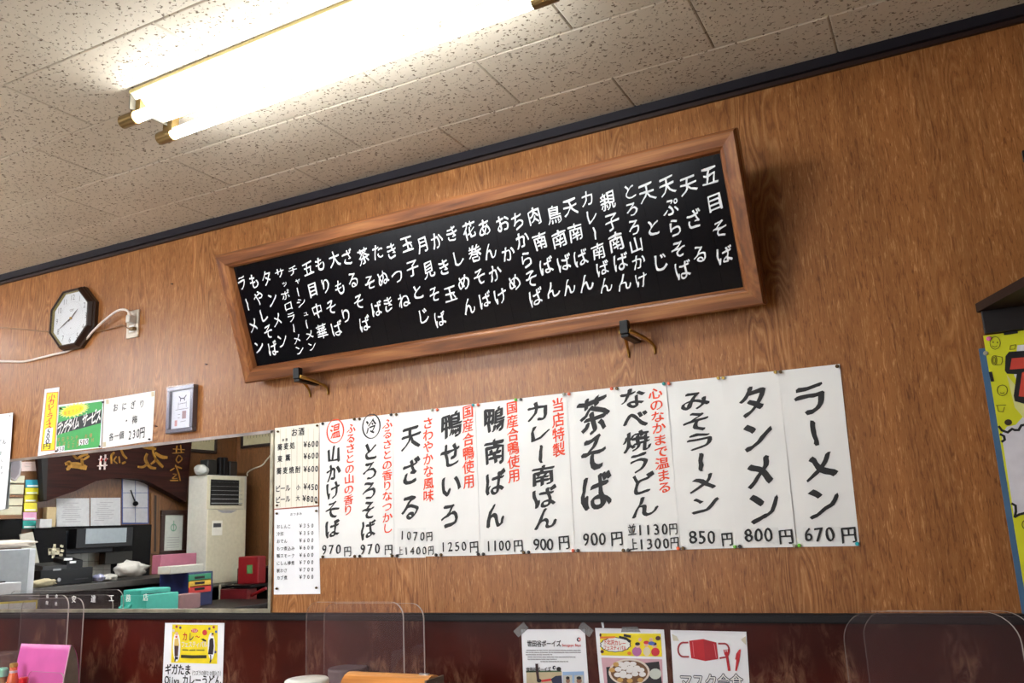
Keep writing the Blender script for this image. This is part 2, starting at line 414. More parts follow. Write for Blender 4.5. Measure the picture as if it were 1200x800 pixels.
while y > YR:
    dp = .228 if r_ == 0 else TLY
    if y - dp < YR: dp = y - YR
    if dp < .02: break
    x = (-.127 if r_ % 2 == 0 else -.426) + 4 * TLX
    while x > XL:
        x1 = min(x, XR); x0 = max(x - TLX, XL)
        if x1 - x0 > .02:
            key = (round(x1 - x0, 3), round(dp, 3))
            if key not in TM: TM[key] = tile_mesh(x1 - x0, dp)
            t = bpy.data.objects.new('ceiling_tile', TM[key]); COL.objects.link(t); t.parent = ce
            xm = (x0 + x1) / 2
            t.location = Vector((xm, y - dp / 2, zc(xm) + random.uniform(-.0006, .0006))) - ORG['ceiling']
            t.rotation_euler.y = .0060 + (math.pi if False else 0)
            if random.random() < .5: t.rotation_euler.z = math.pi; t.rotation_euler.y = -.0060
        x -= TLX
    y -= dp; r_ += 1

# ================================================================== fluorescent fixtures
M_TUBE = mat('lit_tube', (248, 252, 255), .5, emit=LAMP, var=0)
M_TUBE2 = mat('lit_tube_room', (243, 248, 255), .5, emit=ROOM_LAMP, var=0)
def fixture(cx, cy, yaw, label, tm, group=None):
    zt = zc(cx) - .001; base = Vector((cx, cy, zt))
    root = empty('fluorescent_fixture', base, label, 'ceiling light', group)
    R = Matrix.Rotation(yaw, 3, 'Z')
    def P(v): return base + R @ Vector(v)
    Lh = .615
    prof = [(-.088, 0), (-.088, -.006), (-.03, -.052), (.03, -.052), (.088, -.006), (.088, 0)]
    V = [P((sx * Lh, a, b)) for sx in (-1, 1) for a, b in prof]
    F = [(0, 1, 2, 3, 4, 5)[::-1], (6, 7, 8, 9, 10, 11)] + [(k, k + 1, k + 7, k + 6) for k in range(5)]
    body = obj('lamp_body', V, F, M_FIXT, root)
    for s in (-1, 1):
        obj('edge_lip', *join((xform(box_geo(-Lh, Lh, s * .088, s * .091, -.010, 0)[0], P), box_geo(0, 1, 0, 1, 0, 1)[1])), mat('yellowed_lip', (176, 160, 104), .4), root)
        obj('end_plate', *join((xform(box_geo(s * Lh, s * (Lh + .004), -.086, .086, -.055, 0)[0], P), box_geo(0, 1, 0, 1, 0, 1)[1])), mat('end_plate_grey', (110, 104, 92), .4), root)
    for s in (-1, 1):
        obj('screw', *tube_geo([P((-.42 if s < 0 else -.50, .012 * s, -.0515)), P((-.42 if s < 0 else -.50, .012 * s, -.056))], .008 + .002 * s, 12), M_STEEL, root)
        yy = s * .064; z = -.074
        for e in (-1, 1):
            obj('lamp_socket', *join(tube_geo([P((e * (Lh - .005), yy, z)), P((e * (Lh + .055), yy, z))], .0195, 20),
                                    (xform(box_geo(e * (Lh - .02), e * (Lh + .02), yy - .012 - s * .008, yy + .012 - s * .008, z, -.004)[0], P), box_geo(0, 1, 0, 1, 0, 1)[1])), M_BROWNMET, root, smooth=False)
        obj('fluorescent_tube', *tube_geo([P((-Lh + .003, yy, z)), P((Lh - .003, yy, z))], .0163, 20), tm, root, smooth=True)
    return root
fixture(-1.335, -.826, -.026, 'twin tube fluorescent fixture lit on the ceiling above the blackboard menu', M_TUBE)
fixture(-5.2, -2.1, 0, 'twin tube fluorescent fixture on the ceiling near the left wall', M_TUBE2)
fixture(-5.78, -.45, 0, 'twin tube fluorescent fixture on the ceiling left of the mirror', M_TUBE2)
fixture(-3.1, -3.3, 0, 'added twin tube fluorescent fixture on the ceiling behind the diner', M_TUBE2)  # unseen fixture added to light the menu papers evenly

# ================================================================== black framed menu board, tilted forward
BB = Vector((-1.349, -.07, 1.760))     # middle of its bottom front edge
BWd, BH, TILT = 1.912, .487, math.radians(20.2)
VV = Vector((0, -math.sin(TILT), math.cos(TILT))); NN = Vector((0, -math.cos(TILT), -math.sin(TILT)))
def Bp(u, v, h): return BB + Vector((1, 0, 0)) * u + VV * v + NN * h
board = empty('menu_board', BB, 'long black menu board in a brown wooden frame leaning out from the wall', 'menu board')
fwH = frame_wood_mat('frame_wood_across', 0); fwV = frame_wood_mat('frame_wood_upright', 2)
prof = [(0, -.05), (0, -.012), (.003, -.009), (.003, -.004), (.007, 0), (.040, -.002), (.044, -.006), (.050, -.010), (.056, -.026), (.056, -.05)]
corners = [(-BWd / 2, 0), (BWd / 2, 0), (BWd / 2, BH), (-BWd / 2, BH)]
ins = [(1, 1), (-1, 1), (-1, -1), (1, -1)]
for k in range(4):
    a, b = corners[k], corners[(k + 1) % 4]; ia, ib = ins[k], ins[(k + 1) % 4]
    V = [Bp(a[0] + ia[0] * s, a[1] + ia[1] * s, h) for s, h in prof] + [Bp(b[0] + ib[0] * s, b[1] + ib[1] * s, h) for s, h in prof]
    n = len(prof)
    F = [(i, (i + 1) % n, n + (i + 1) % n, n + i) for i in range(n)] + [tuple(range(n))[::-1], tuple(range(n, 2 * n))]
    obj('frame_rail', V, F, fwH if k % 2 == 0 else fwV, board)
PH = -.028                                # the plates lie this far behind the frame face
M_PLATE = mat('black_lacquer_plate', (3, 3, 8), .2, var=.1, spec=.3)
x0, x1 = -BWd / 2 + .052, BWd / 2 - .052; np_ = 30; pw = (x1 - x0) / np_
for i in range(np_):
    g = .0003
    v, f = prism_geo([(x0 + i * pw + g, .052), (x0 + (i + 1) * pw - g, .052), (x0 + (i + 1) * pw - g, BH - .052), (x0 + i * pw + g, BH - .052)], lambda u, v, h: Bp(u, v, PH - .006 + h), .006 + random.uniform(-.0001, .0001))
    obj('menu_plate', v, f, M_PLATE, board)
obj('back_panel', *prism_geo([(x0 - .002, .045), (x1 + .002, .045), (x1 + .002, BH - .045), (x0 - .002, BH - .045)], lambda u, v, h: Bp(u, v, PH - .016 + h), .0095), M_BLACK, board)
P0 = Bp(0, 0, PH + .0006)
def onboard(px, py):
    d = ray(px, py); t = (P0 - CAM).dot(NN) / d.dot(NN); q = CAM + d * t - P0
    return (q.x, q.dot(VV))
c1 = ((240, 240), 3.64); c2 = ((400, 220), 3.64); c3 = ((560, 190), 3.64); c4 = ((720, 140), 3.28)
BOARD = [('ラーメン', (158, 332), (230, 605), c1), ('もやしそば', (210, 325), (290, 612), c1), ('タンメン', (265, 312), (330, 578), c1),
 ('サッポロラーメン', (320, 290), (405, 618), c1), ('チャーシューメン', (376, 278), (458, 600), c1), ('五目中華', (440, 270), (500, 540), c1),
 ('もりそば', (492, 250), (562, 528), c1), ('大もり', (552, 232), (602, 470), c1), ('ざるそば', (25, 295), (100, 580), c2), ('茶そば', (95, 292), (150, 515), c2),
 ('たぬき', (155, 272), (200, 495), c2), ('きつね', (215, 268), (265, 480), c2), ('玉子とじ', (280, 238), (348, 545), c2), ('月見そば', (348, 240), (420, 560), c2),
 ('かき玉', (408, 225), (465, 452), c2), ('きしめん', (472, 195), (545, 505), c2), ('花巻そば', (545, 180), (612, 478), c2), ('あんかけ', (28, 280), (95, 570), c3),
 ('おかめ', (105, 262), (155, 512), c3), ('ちからそば', (170, 250), (247, 577), c3), ('肉南ばん', (240, 230), (318, 545), c3), ('鳥南ばん', (325, 225), (388, 530), c3),
 ('天南ばん', (393, 190), (462, 515), c3), ('カレー南ばん', (467, 155), (545, 525), c3), ('親子南ばん', (553, 165), (625, 510), c3), ('とろろ山かけ', (58, 275), (102, 615), c4),
 ('天とじ', (125, 280), (175, 548), c4), ('天ぷらそば', (203, 252), (262, 577), c4), ('天ざる', (283, 250), (328, 515), c4), ('五目そば', (365, 215), (423, 520), c4)]
M_CHALK = mat('white_brush_paint', (236, 238, 240), .6)
for i, (tx, a, b, (o, s)) in enumerate(BOARD):
    n = len(tx); ht = min(.056, .31 / n * .95); wd = .05 if n < 6 else .045
    its = colm(tx, a, b, .05, o, s, wd=wd, ht=ht, proj=onboard)
    lettering('painted_lettering', its, lambda u, v, li: P0 + Vector((u, 0, 0)) + VV * v + NN * (.0003 + li * .00006), M_CHALK, board, dict(shear=.14, nib=((-.012, -.01), (.012, .01)), warp=.09), seed=i * 3.7)
# the two bracket hooks that carry the board
def hook(px, py, label):
    p = at(px, py, 1, -.085); root = empty('board_hook', (p.x, 0, p.z - .03), label, 'hook')
    x, z = p.x, p.z
    obj('black_clip', *box_geo(x - .013, x + .013, -.115, -.092, z - .012, z + .028, .003), M_BLACK, root)
    for s, dx in ((-1, -.028), (1, .052)):
        pts = smooth_path([(x + s * .012, -.108, z - .004), (x + dx * .6, -.06, z - .014), (x + dx, -.012, z - .034), (x + dx * 1.02, -.003, z - .062)], 5)
        V, F = tube_geo(pts, [.0075 - .0045 * i / (len(pts) - 1) for i in range(len(pts))], 8)
        obj('brass_arm', V, F, M_BRASS, root, smooth=True)
    obj('support_bar', *box_geo(x - .012, x + .012, -.11, 0, z - .022, z - .012, .002), M_BLACK, root)
hook(353, 441, 'brass and black hook under the left end of the menu board')
hook(735, 388, 'brass and black hook under the right half of the menu board')

# ================================================================== paper sheets on the wall
def sheet(name, quad, m, label, cat='menu sheet', group=None, off=.002, wave=.0002, seed=0, nu=6, nv=14, parent=None):
    TL, TR, BR, BL = [W(*q) for q in quad]
    def yo(u, v): return off + wave * (1 + math.sin(u * 37 + seed) * math.cos(v * 11 + seed * 2))
    V = []; F = []
    for back in (0, 1):
        for j in range(nv + 1):
            for i in range(nu + 1):
                s, t = i / nu, j / nv
                x = (TL[0] * (1 - s) + TR[0] * s) * (1 - t) + (BL[0] * (1 - s) + BR[0] * s) * t
                z = (TL[1] * (1 - s) + TR[1] * s) * (1 - t) + (BL[1] * (1 - s) + BR[1] * s) * t
                V.append((x, -yo(x, z) + back * .0005, z))
    n1 = (nu + 1) * (nv + 1); I = lambda b, j, i: b * n1 + j * (nu + 1) + i
    for j in range(nv):
        for i in range(nu):
            F.append((I(0, j, i), I(0, j + 1, i), I(0, j + 1, i + 1), I(0, j, i + 1)))
            F.append((I(1, j, i), I(1, j, i + 1), I(1, j + 1, i + 1), I(1, j + 1, i)))
    for i in range(nu): F.append((I(0, 0, i), I(0, 0, i + 1), I(1, 0, i + 1), I(1, 0, i))); F.append((I(0, nv, i), I(1, nv, i), I(1, nv, i + 1), I(0, nv, i + 1)))
    for j in range(nv): F.append((I(0, j, 0), I(1, j, 0), I(1, j + 1, 0), I(0, j + 1, 0))); F.append((I(0, j, nu), I(0, j + 1, nu), I(1, j + 1, nu), I(1, j, nu)))
    o = obj(name, V, F, m, parent, label, cat, group, smooth=False)
    f = lambda u, v, li=0: Vector((u, -yo(u, v) - .0007 - li * .00006, v))
    return o, f
def patch(name, pts, f, m, parent, lift=0, sub=True, **k):
    """flat print on a sheet that follows its waves (px points)"""
    P = [W(*p) for p in pts]; c = (sum(p[0] for p in P) / len(P), sum(p[1] for p in P) / len(P))
    V = [f(*p) + Vector((0, -lift, 0)) for p in P]; F = [tuple(range(len(P)))[::-1]]
    return obj(name, V, F, m, parent, **k)
PINM = {'orange': mat('orange_pin', (236, 92, 40), .35), 'green': mat('green_pin', (110, 200, 50), .35), 'brown': mat('bronze_pin', (92, 70, 40), .35, .6), 'grey': mat('grey_pin', (170, 168, 150), .35),
        'black': mat('black_pin', (24, 22, 22), .35), 'teal': mat('teal_pin', (20, 150, 150), .35), 'white': mat('white_pin', (225, 222, 205), .35), 'cyan': mat('cyan_pin', (40, 190, 200), .35), 'pink': mat('pink_pin', (226, 110, 170), .35), 'brass': mat('brass_tack', (180, 150, 80), .3, .8)}
def pin(px, py, colr, label, r=.0052):
    x, z = W(px, py, .008)
    V, F = tube_geo([(x, -.0005, z), (x, -.0035, z), (x, -.0045, z), (x, -.0085, z), (x, -.0115, z)], [r * .3, r * .3, r * .85, r, r * .7], 10)
    obj('push_pin', V, F, PINM[colr], None, label, 'push pin', smooth=False)

q5 = ((310, 470), 3.333); q6 = ((460, 440), 3.333); q7 = ((640, 430), 3.48); q8 = ((800, 410), 3.2)
def C(q, x, y): return (q[0][0] + x / q[1], q[0][1] + y / q[1])
edges_t = [(375.4, 495.3), (418.4, 489.8), (461.5, 484.6), (509.5, 479), (557.5, 473.2), (607.6, 467), (664, 460.4), (720, 454), (781, 448.3), (845, 441.5), (912, 434.5), (983.5, 426.5)]
edges_b = [(375.4, 653.8), (418.6, 653), (462.4, 652.5), (514, 651.5), (563.5, 650.6), (616.6, 648.4), (674.5, 646.4), (733.5, 646), (797.8, 643.8), (864.3, 641.8), (934, 640.6), (1007, 639.5)]
SH = [  # name for labels, black column, size, red column, prices
 ('yamakake soba', [('山かけそば', (271, 205), (266, 497), q5)], .072, ('ふるさとの山の香り', (340, 105), (328, 425), q5), [('970', (237, 578), (290, 576), q5, .042), ('円', (327, 585), (327, 585), q5, .042)], ('温', (278, 117), q5, 'r')),
 ('tororo soba', [('とろろそば', (416, 195), (408, 500), q5)], .072, ('ふるさとの香りなつかし', (483, 88), (482, 495), q5), [('970', (388, 576), (444, 573), q5, .042), ('円', (487, 578), (487, 578), q5, .042)], ('冷', (420, 98), q5, 'k')),
 ('ten zaru', [('天ざる', (72, 240), (70, 512), q6)], .088, ('さわやかな風味', (140, 185), (142, 468), q6), [('1070円', (40, 622), (146, 627), q6, .036), ('上1400円', (32, 684), (152, 681), q6, .033)], None),
 ('duck seiro', [('鴨せいろ', (232, 190), (226, 545), q6)], .085, ('国産合鴨使用', (297, 140), (300, 412), q6), [('1250', (202, 668), (282, 664), q6, .038), ('円', (322, 668), (322, 668), q6, .044)], None),
 ('duck nanban', [('鴨南ばん', (400, 170), (402, 545), q6)], .085, ('国産合鴨使用', (468, 125), (476, 390), q6), [('1100', (378, 664), (452, 662), q6, .04), ('円', (493, 663), (493, 663), q6, .044)], None),
 ('curry nanban', [('カレー南ばん', (568, 142), (600, 558), q6)], .092, ('当店特製', (648, 115), (652, 288), q6), [('900', (565, 656), (618, 656), q6, .044), ('円', (672, 650), (672, 650), q6, .05)], None),
 ('cha soba', [('茶そば', (190, 192), (205, 508), q7)], .112, None, [('900', (165, 700), (230, 698), q7, .046), ('円', (290, 697), (290, 697), q7, .05)], None),
 ('nabeyaki udon', [('なべ焼うどん', (355, 128), (400, 566), q7)], .09, ('心のなかまで温まる', (447, 107), (485, 490), q7), [('並1130円', (352, 663), (520, 658), q7, .038), ('上1300円', (358, 722), (525, 714), q7, .038)], None),
 ('miso ramen', [('みそラーメン', (48, 190), (82, 578), q8)], .098, None, [('850', (40, 700), (108, 700), q8, .046), ('円', (168, 708), (168, 708), q8, .044)], None),
 ('tanmen', [('タンメン', (262, 190), (303, 590), q8)], .1, None, [('800', (248, 692), (322, 690), q8, .046), ('円', (388, 697), (388, 697), q8, .05)], None),
 ('ramen', [('ラーメン', (482, 185), (528, 568), q8)], .108, None, [('670', (472, 690), (552, 688), q8, .046), ('円', (624, 692), (624, 692), q8, .05)], None)]
for i, (nm, blk, sz, red, prices, circ) in enumerate(SH):
    quad = (edges_t[i], edges_t[i + 1], edges_b[i + 1], edges_b[i])
    g = 0.0 if i % 2 else .6
    quad = ((quad[0][0] - g, quad[0][1]), (quad[1][0] + g, quad[1][1]), (quad[2][0] + g, quad[2][1]), (quad[3][0] - g, quad[3][1]))
    ends = {0: 'leftmost of the long sheets', 10: 'rightmost of the long sheets'}.get(i, 'in the row of long sheets')
    o, f = sheet('menu_sheet', quad, M_PAPER, 'tall white handwritten %s menu sheet, %s' % (nm, ends), off=.0012 + (i % 2) * .0016, wave=.0009, seed=i * 1.7)
    for tx, a, b, (oo, s) in blk:
        n = len(tx); A = W(oo[0] + a[0] / s, oo[1] + a[1] / s); B_ = W(oo[0] + b[0] / s, oo[1] + b[1] / s); sp = abs(A[1] - B_[1]) / (n - 1)
        its = colm(tx, a, b, sz, oo, s, wd=sz * .93, ht=min(sz * 1.02, sp * 1.0))
        lettering('brush_lettering', its, f, M_INK, o, BRUSH, seed=i * 5.1)
    if red:
        tx, a, b, (oo, s) = red; n = len(tx)
        A = W(oo[0] + a[0] / s, oo[1] + a[1] / s); B_ = W(oo[0] + b[0] / s, oo[1] + b[1] / s); sp = abs(A[1] - B_[1]) / (n - 1)
        lettering('red_lettering', colm(tx, a, b, .043, oo, s, wd=.044, ht=sp * 1.02), f, M_RED, o, BRUSH_L, seed=i * 2.2, label='vermilion brush lettering')
    its = []
    for tx, a, b, (oo, s), z in prices:
        k_ = .82 if tx == '円' else 1; r3 = row(tx, a, b, z, oo, s, wd=z * k_, ht=z * 1.08 * k_)
        its += [(c, u, v, w_ * (.72 if c in '円上並' and len(tx) > 1 else 1), h_ * (.85 if c in '円上並' and len(tx) > 1 else 1)) for c, u, v, w_, h_ in r3]
    # pasted price strip
    oo, s = prices[0][3]; top = prices[0][1][1] - 26; l = prices[0][1][0] - 20; r = prices[-1][2][0] + 18
    if i not in (0, 1):
        r2 = l + (r - l) * .74
        patch('price_strip', [C((oo, s), l, top), C((oo, s), r2, top - 2), C((oo, s), r2 + 1, prices[-1][1][1] + 26), C((oo, s), l + 1, prices[-1][1][1] + 28)], f, mat('price_strip_paper', (234, 234, 232), .7), o, lift=-.0001)
    lettering('price_lettering', its, lambda u, v, li, f=f: f(u, v, li) + Vector((0, -.0012, 0)), M_INK, o, PEN, seed=i)
    if circ:
        ch, a, (oo, s), kk = circ; c = W(oo[0] + a[0] / s, oo[1] + a[1] / s); mm = M_RED if kk == 'r' else M_INK
        V, F = place([(ch, c[0], c[1], .05, .055)], **BRUSH_L); nseg = 28; b0 = len(V)
        for k in range(nseg):
            t = 2 * math.pi * k / nseg; wv = .0022 + .0008 * math.sin(t * 2 + 1)
            for rr in (-wv, wv): V.append((c[0] + (.037 + rr) * math.cos(t), c[1] + (.042 + rr) * math.sin(t), 1))
        F += [(b0 + 2 * k, b0 + 2 * k + 1, b0 + (2 * k + 3) % (2 * nseg), b0 + (2 * k + 2) % (2 * nseg)) for k in range(nseg)]
        obj('circled_mark', [f(u, v, li) for u, v, li in V], F, mm, o)
names = [s[0] for s in SH]
tops = [('black', 'black'), ('brown', 'brown'), ('black', 'brown'), ('grey', 'orange'), ('teal', 'orange'), ('green', 'black'), ('grey', 'orange'), ('orange', 'brown'), ('teal', 'orange'), ('brass', 'brass'), ('brass', 'brown')]
for i in range(11):
    x, y_ = edges_t[i]
    if i: pin(x - 3.4, y_ + 1.2, tops[i][0], '%s push pin at the top right corner of the %s sheet' % (tops[i][0], names[i - 1]))
    pin(x + 2.6, y_ + 1.0, tops[i][1], '%s push pin at the top left corner of the %s sheet' % (tops[i][1], names[i]))
pin(981, 429, 'brown', 'brown push pin at the top right corner of the ramen sheet')
bots = [('brown', 'brown'), ('brown', 'black'), ('brown', 'black'), ('black', 'brown'), ('black', 'black'), ('brown', 'black'), ('orange', 'black'), ('brown', 'black'), ('orange', 'brown'), ('green', 'black'), ('grey', 'green')]
for i in range(11):
    x, y_ = edges_b[i]
    if i: pin(x - 3.2, y_ - 1.4, bots[i][0], '%s push pin at the bottom right corner of the %s sheet' % (bots[i][0], names[i - 1]))
    pin(x + 2.6, y_ - 1.6, bots[i][1], '%s push pin at the bottom left corner of the %s sheet' % (bots[i][1], names[i]))
pin(1004.5, 637, 'cyan', 'cyan push pin at the bottom right corner of the ramen sheet')

# small sake price sheet and snack price sheet
o, f = sheet('price_sheet', ((322.4, 501.5), (374.4, 495.6), (373, 592), (321.8, 596.2)), M_CREAM, 'cream ruled sake and beer price sheet above the snack list', off=.0015, seed=3)
for k in range(1, 8):
    x = 322.4 + 52 * k / 8
    patch('ruled_line', [(x, 502), (x + .35, 502), (x, 594), (x - .35, 594)], f, mat('beige_rule', (198, 190, 166), .8), o, lift=-.0003)
q = ((320, 490), 7.27)
its = row('お酒', (185, 120), (245, 112), .027, *q) + row('本酒', (90, 185), (118, 182), .010, *q)
for tx, a, b in (('蕎麦処', (62, 245), (168, 232)), ('東薫', (62, 345), (130, 335)), ('蕎麦焼酎', (55, 448), (215, 436)), ('ビール', (45, 600), (130, 592)), ('ビール', (45, 695), (130, 685))):
    its += row(tx, a, b, .0225, *q)
its += row('小', (218, 588), (218, 588), .018, *q) + row('大', (215, 680), (215, 680), .018, *q)
for tx, a, b in (('¥600', (278, 222), (378, 215)), ('¥600', (278, 322), (378, 315)), ('¥600', (278, 432), (375, 428)), ('¥450', (278, 580), (372, 585)), ('¥800', (270, 680), (368, 690))):
    its += row(tx, a, b, .025, *q)
its = [(c, u, v, w_ * 1.08, h_ * 1.15) for c, u, v, w_, h_ in its]
lettering('brush_lettering', its, f, M_INK, o, BOLD, seed=4)
patch('red_rule', [C(q, 15, 770), C(q, 383, 741), C(q, 383, 747), C(q, 15, 777)], f, mat('dull_red_rule', (170, 80, 62), .7), o)
o, f = sheet('price_sheet', ((321.8, 597.2), (373.5, 593.5), (375.6, 695.6), (321.2, 696.4)), M_PAPER2, 'white snack price sheet below the sake price sheet', off=.0012, seed=5)
q = ((320, 590), 7.27)
its = row('おつまみ', (160, 90), (238, 84), .011, *q)
for j, (tx, pr) in enumerate((('おしんこ', '350'), ('冷奴', '350'), ('おでん', '600'), ('もつ煮込み', '600'), ('鴨スモーク', '600'), ('にしん棒煮', '700'), ('板わさ', '700'), ('カブ煮', '700'))):
    yy = 195 + j * 62.3; n = len(tx)
    its += row(tx, (48, yy), (48 + (n - 1) * 31, yy - 2), .0155, *q) + row('¥' + pr, (238, yy - 8), (338, yy - 10), .0185, *q)
lettering('printed_lettering', its, f, M_INK, o, PEN, seed=6)
for nm2, pts in (('sake price sheet', ((325.5, 505.5), (371.5, 498.5), (324.5, 592), (370.5, 588.5))), ('snack price sheet', ((324.2, 601.5), (370.5, 598.5), (324, 689.5), (370.5, 688.5)))):
    for (x, y_), w_ in zip(pts, ('top left', 'top right', 'bottom left', 'bottom right')): pin(x, y_, 'brown', 'small brown push pin at the %s corner of the %s' % (w_, nm2), .0042)

# ---- papers at the left, above the mirror
o, f = sheet('price_sheet', ((-30, 490), (18, 483.5), (9.5, 596), (-30, 602)), M_PAPER2, 'white price sheet cut off by the left edge of the picture', off=.008, wave=.003, seed=2)
patch('yellow_print', [(-10, 490), (3, 487.5), (1, 516), (-12, 518)], f, M_YEL, o)
q = ((0, 480), 6.667)
lettering('brush_lettering', row('どん', (18, 258), (56, 250), .028, *q) + row('700', (-25, 345), (30, 338), .022, *q) + row('ねぎ入', (-20, 405), (36, 400), .016, *q) + row('100', (-25, 455), (34, 450), .018, *q)
          + row('円00', (-22, 498), (36, 494), .016, *q) + row('ト', (2, 635), (2, 635), .02, *q) + row('々', (8, 722), (8, 722), .02, *q), f, M_INK, o, PEN)
o, f = sheet('menu_strip', ((53, 456), (70.2, 453.5), (65, 530.5), (44.6, 534.5)), M_PAPER2, 'narrow yellow strip for small curry rice left of the green poster', 'menu strip', off=.002, seed=1)
q = ((40, 450), 8.889)
patch('orange_border', [C(q, 135, 88), C(q, 260, 78), C(q, 222, 690), C(q, 74, 700)], f, mat('orange_print', (240, 130, 50), .6), o)
patch('yellow_print', [C(q, 143, 97), C(q, 253, 88), C(q, 214, 682), C(q, 84, 690)], f, M_YEL, o, lift=.0002)
patch('white_patch', [C(q, 125, 462), C(q, 205, 452), C(q, 190, 612), C(q, 108, 622)], f, M_PAPER2, o, lift=.0004)
fl = lambda d, f=f: (lambda u, v, li=0: f(u, v, li) + Vector((0, -d, 0)))
lettering('red_lettering', colm('小カレーライス', (192, 135), (158, 435), .05, *q, wd=.052, ht=.032), fl(.0006), mat('crimson_print', (206, 44, 34), .6), o, BRUSH_L)
lettering('price_lettering', colm('500', (158, 490), (146, 592), .034, *q, wd=.05, ht=.03) + row('円', (140, 645), (140, 645), .04, *q, wd=.055, ht=.03), fl(.0006), M_INK, o, PEN)
o, f = sheet('lunch_poster', ((69.5, 474.5), (122.2, 467.8), (119.5, 524.5), (65.6, 531)), M_PAPER2, 'green lunch time service poster with a black band and yellow burst', 'poster', off=.0035, seed=7)
patch('green_print', [C(q, 268, 238), C(q, 722, 178), C(q, 690, 655), C(q, 238, 700)], f, M_GREEN, o)
patch('black_band', [C(q, 255, 402), C(q, 712, 268), C(q, 706, 405), C(q, 245, 530)], f, mat('band_black', (30, 36, 42), .6), o, lift=.0002)
burst = []
for k in range(44):
    t = 2 * math.pi * k / 44; rr = 1 if k % 2 else .74
    burst.append(C(q, 425 + rr * 165 * math.cos(t), 272 - rr * 165 * math.cos(t) * .22 + rr * 74 * math.sin(t)))
patch('burst_print', burst, f, mat('pale_yellow_print', (250, 244, 130), .6), o, lift=.0002)
patch('yellow_burst', [C(q, 415 + 112 * math.cos(t), 275 - 112 * math.cos(t) * .24 + 50 * math.sin(t)) for t in [2 * math.pi * k / 26 for k in range(26)]], f, M_YEL, o, lift=.0004)
fl = lambda d, f=f: (lambda u, v, li=0: f(u, v, li) + Vector((0, -d, 0)))
lettering('white_lettering', row('ランチタイム', (275, 460), (455, 398), .05, *q, wd=.032, ht=.062) + row('サービス', (540, 372), (680, 328), .05, *q, wd=.036, ht=.062), fl(.0005), M_WHITE, o, dict(BOLD, shear=.25))
lettering('orange_lettering', row('限定ランチ', (335, 305), (495, 260), .018, *q), fl(.0006), mat('orange_ink', (220, 140, 30), .6), o)
its = row('平日ランチ お得', (265, 580), (600, 535), .02, *q) + row('そばとごはん 付', (275, 625), (620, 580), .018, *q) + row('セット', (370, 650), (460, 640), .018, *q)
lettering('small_red_lettering', its, fl(.0005), mat('dull_orange_ink', (206, 130, 84), .6), o)
patch('price_tag', [C(q, 478, 575), C(q, 578, 565), C(q, 572, 625), C(q, 475, 640)], f, M_PAPER2, o, lift=.0004)
patch('price_tag', [C(q, 236, 655), C(q, 328, 638), C(q, 325, 692), C(q, 234, 705)], f, M_PAPER2, o, lift=.0004)
lettering('price_lettering', row('500', (498, 606), (560, 596), .032, *q) + row('¥50', (256, 682), (312, 670), .026, *q), fl(.0006), M_INK, o, PEN)
o, f = sheet('price_sheet', ((122.6, 467.6), (182.3, 457.8), (178.8, 516.5), (120.2, 525.2)), M_PAPER, 'white rice ball price sheet right of the green poster', off=.002, seed=9)
q = ((120, 445), 9.408)
patch('white_patch', [C(q, 165, 410), C(q, 215, 400), C(q, 210, 505), C(q, 160, 512)], f, mat('blank_label', (236, 236, 240), .5), o)
lettering('brush_lettering', row('おにぎり', (152, 305), (442, 262), .036, *q, wd=.03) + row('・梅', (272, 448), (362, 435), .036, *q, wd=.032) + row('各一個', (105, 628), (218, 608), .034, *q, wd=.03)
          + row('230円', (310, 605), (445, 578), .042, *q, wd=.032, ht=.05), f, M_INK, o, PEN, seed=8)
for c_, pts in (('masking_tape', [(545, 135), (575, 130), (580, 180), (548, 186)]), ('masking_tape', [(45, 220), (75, 216), (78, 262), (48, 268)]), ('masking_tape', [(12, 690), (45, 684), (46, 735), (14, 742)])):
    patch(c_, [C(q, *p) for p in pts], f, mat('yellowed_tape', (214, 200, 168), .6), o, lift=.0002)
for x, y_, n2 in ((70.8, 478.5, 'top left corner of the green poster'), (120.3, 471, 'top right corner of the green poster'), (116.5, 522.8, 'bottom right corner of the green poster'), (65.5, 528.5, 'bottom left corner of the green poster'), (174.8, 514.5, 'bottom right corner of the rice ball price sheet'), (12.5, 487, 'top corner of the sheet at the left picture edge')):
    pin(x, y_, 'brown' if 'left' in n2 else 'black', 'small dark push pin at the ' + n2, .0042)

# small framed picture wrapped in film
q = ((120, 445), 9.408)
def wbox(name, TL, BR, y0, y1, m, parent=None, bev=0, **k):
    a = W(*TL, -y0 if False else 0); a = at(*TL, 1, y1); b = at(*BR, 1, y1)
    return bx(name, a.x, b.x, y0, y1, b.z, a.z, m, parent, bev, **k)
fa = at(*C(q, 713, 88), 1, -.025); fb = at(*C(q, 985, 560), 1, -.025)
pf = empty('picture_frame', ((fa.x + fb.x) / 2, 0, fb.z), 'small grey framed print wrapped in clear film above the mirror', 'picture frame')
tfr = .017; mfr = mat('pewter_frame', (104, 100, 106), .3, .3)
def ring(name, xa, xb, za, zb, w_, y0, y1, m, parent):
    for (a, b, c, d) in ((xa, xb, zb - w_, zb), (xa, xb, za, za + w_), (xa, xa + w_, za + w_, zb - w_), (xb - w_, xb, za + w_, zb - w_)):
        bx('frame_rail', a, b, y0, y1, c, d, m, parent, .003)
ring('f', fa.x, fb.x, fb.z, fa.z, tfr, -.025, 0, mfr, pf)
bx('print', fa.x + tfr, fb.x - tfr, -.012, -.002, fb.z + tfr, fa.z - tfr, M_PAPER2, pf)
cx = (fa.x + fb.x) / 2; zt = fa.z - tfr
fpr = lambda u, v, li=0: Vector((u, -.0125 - li * .0001, v))
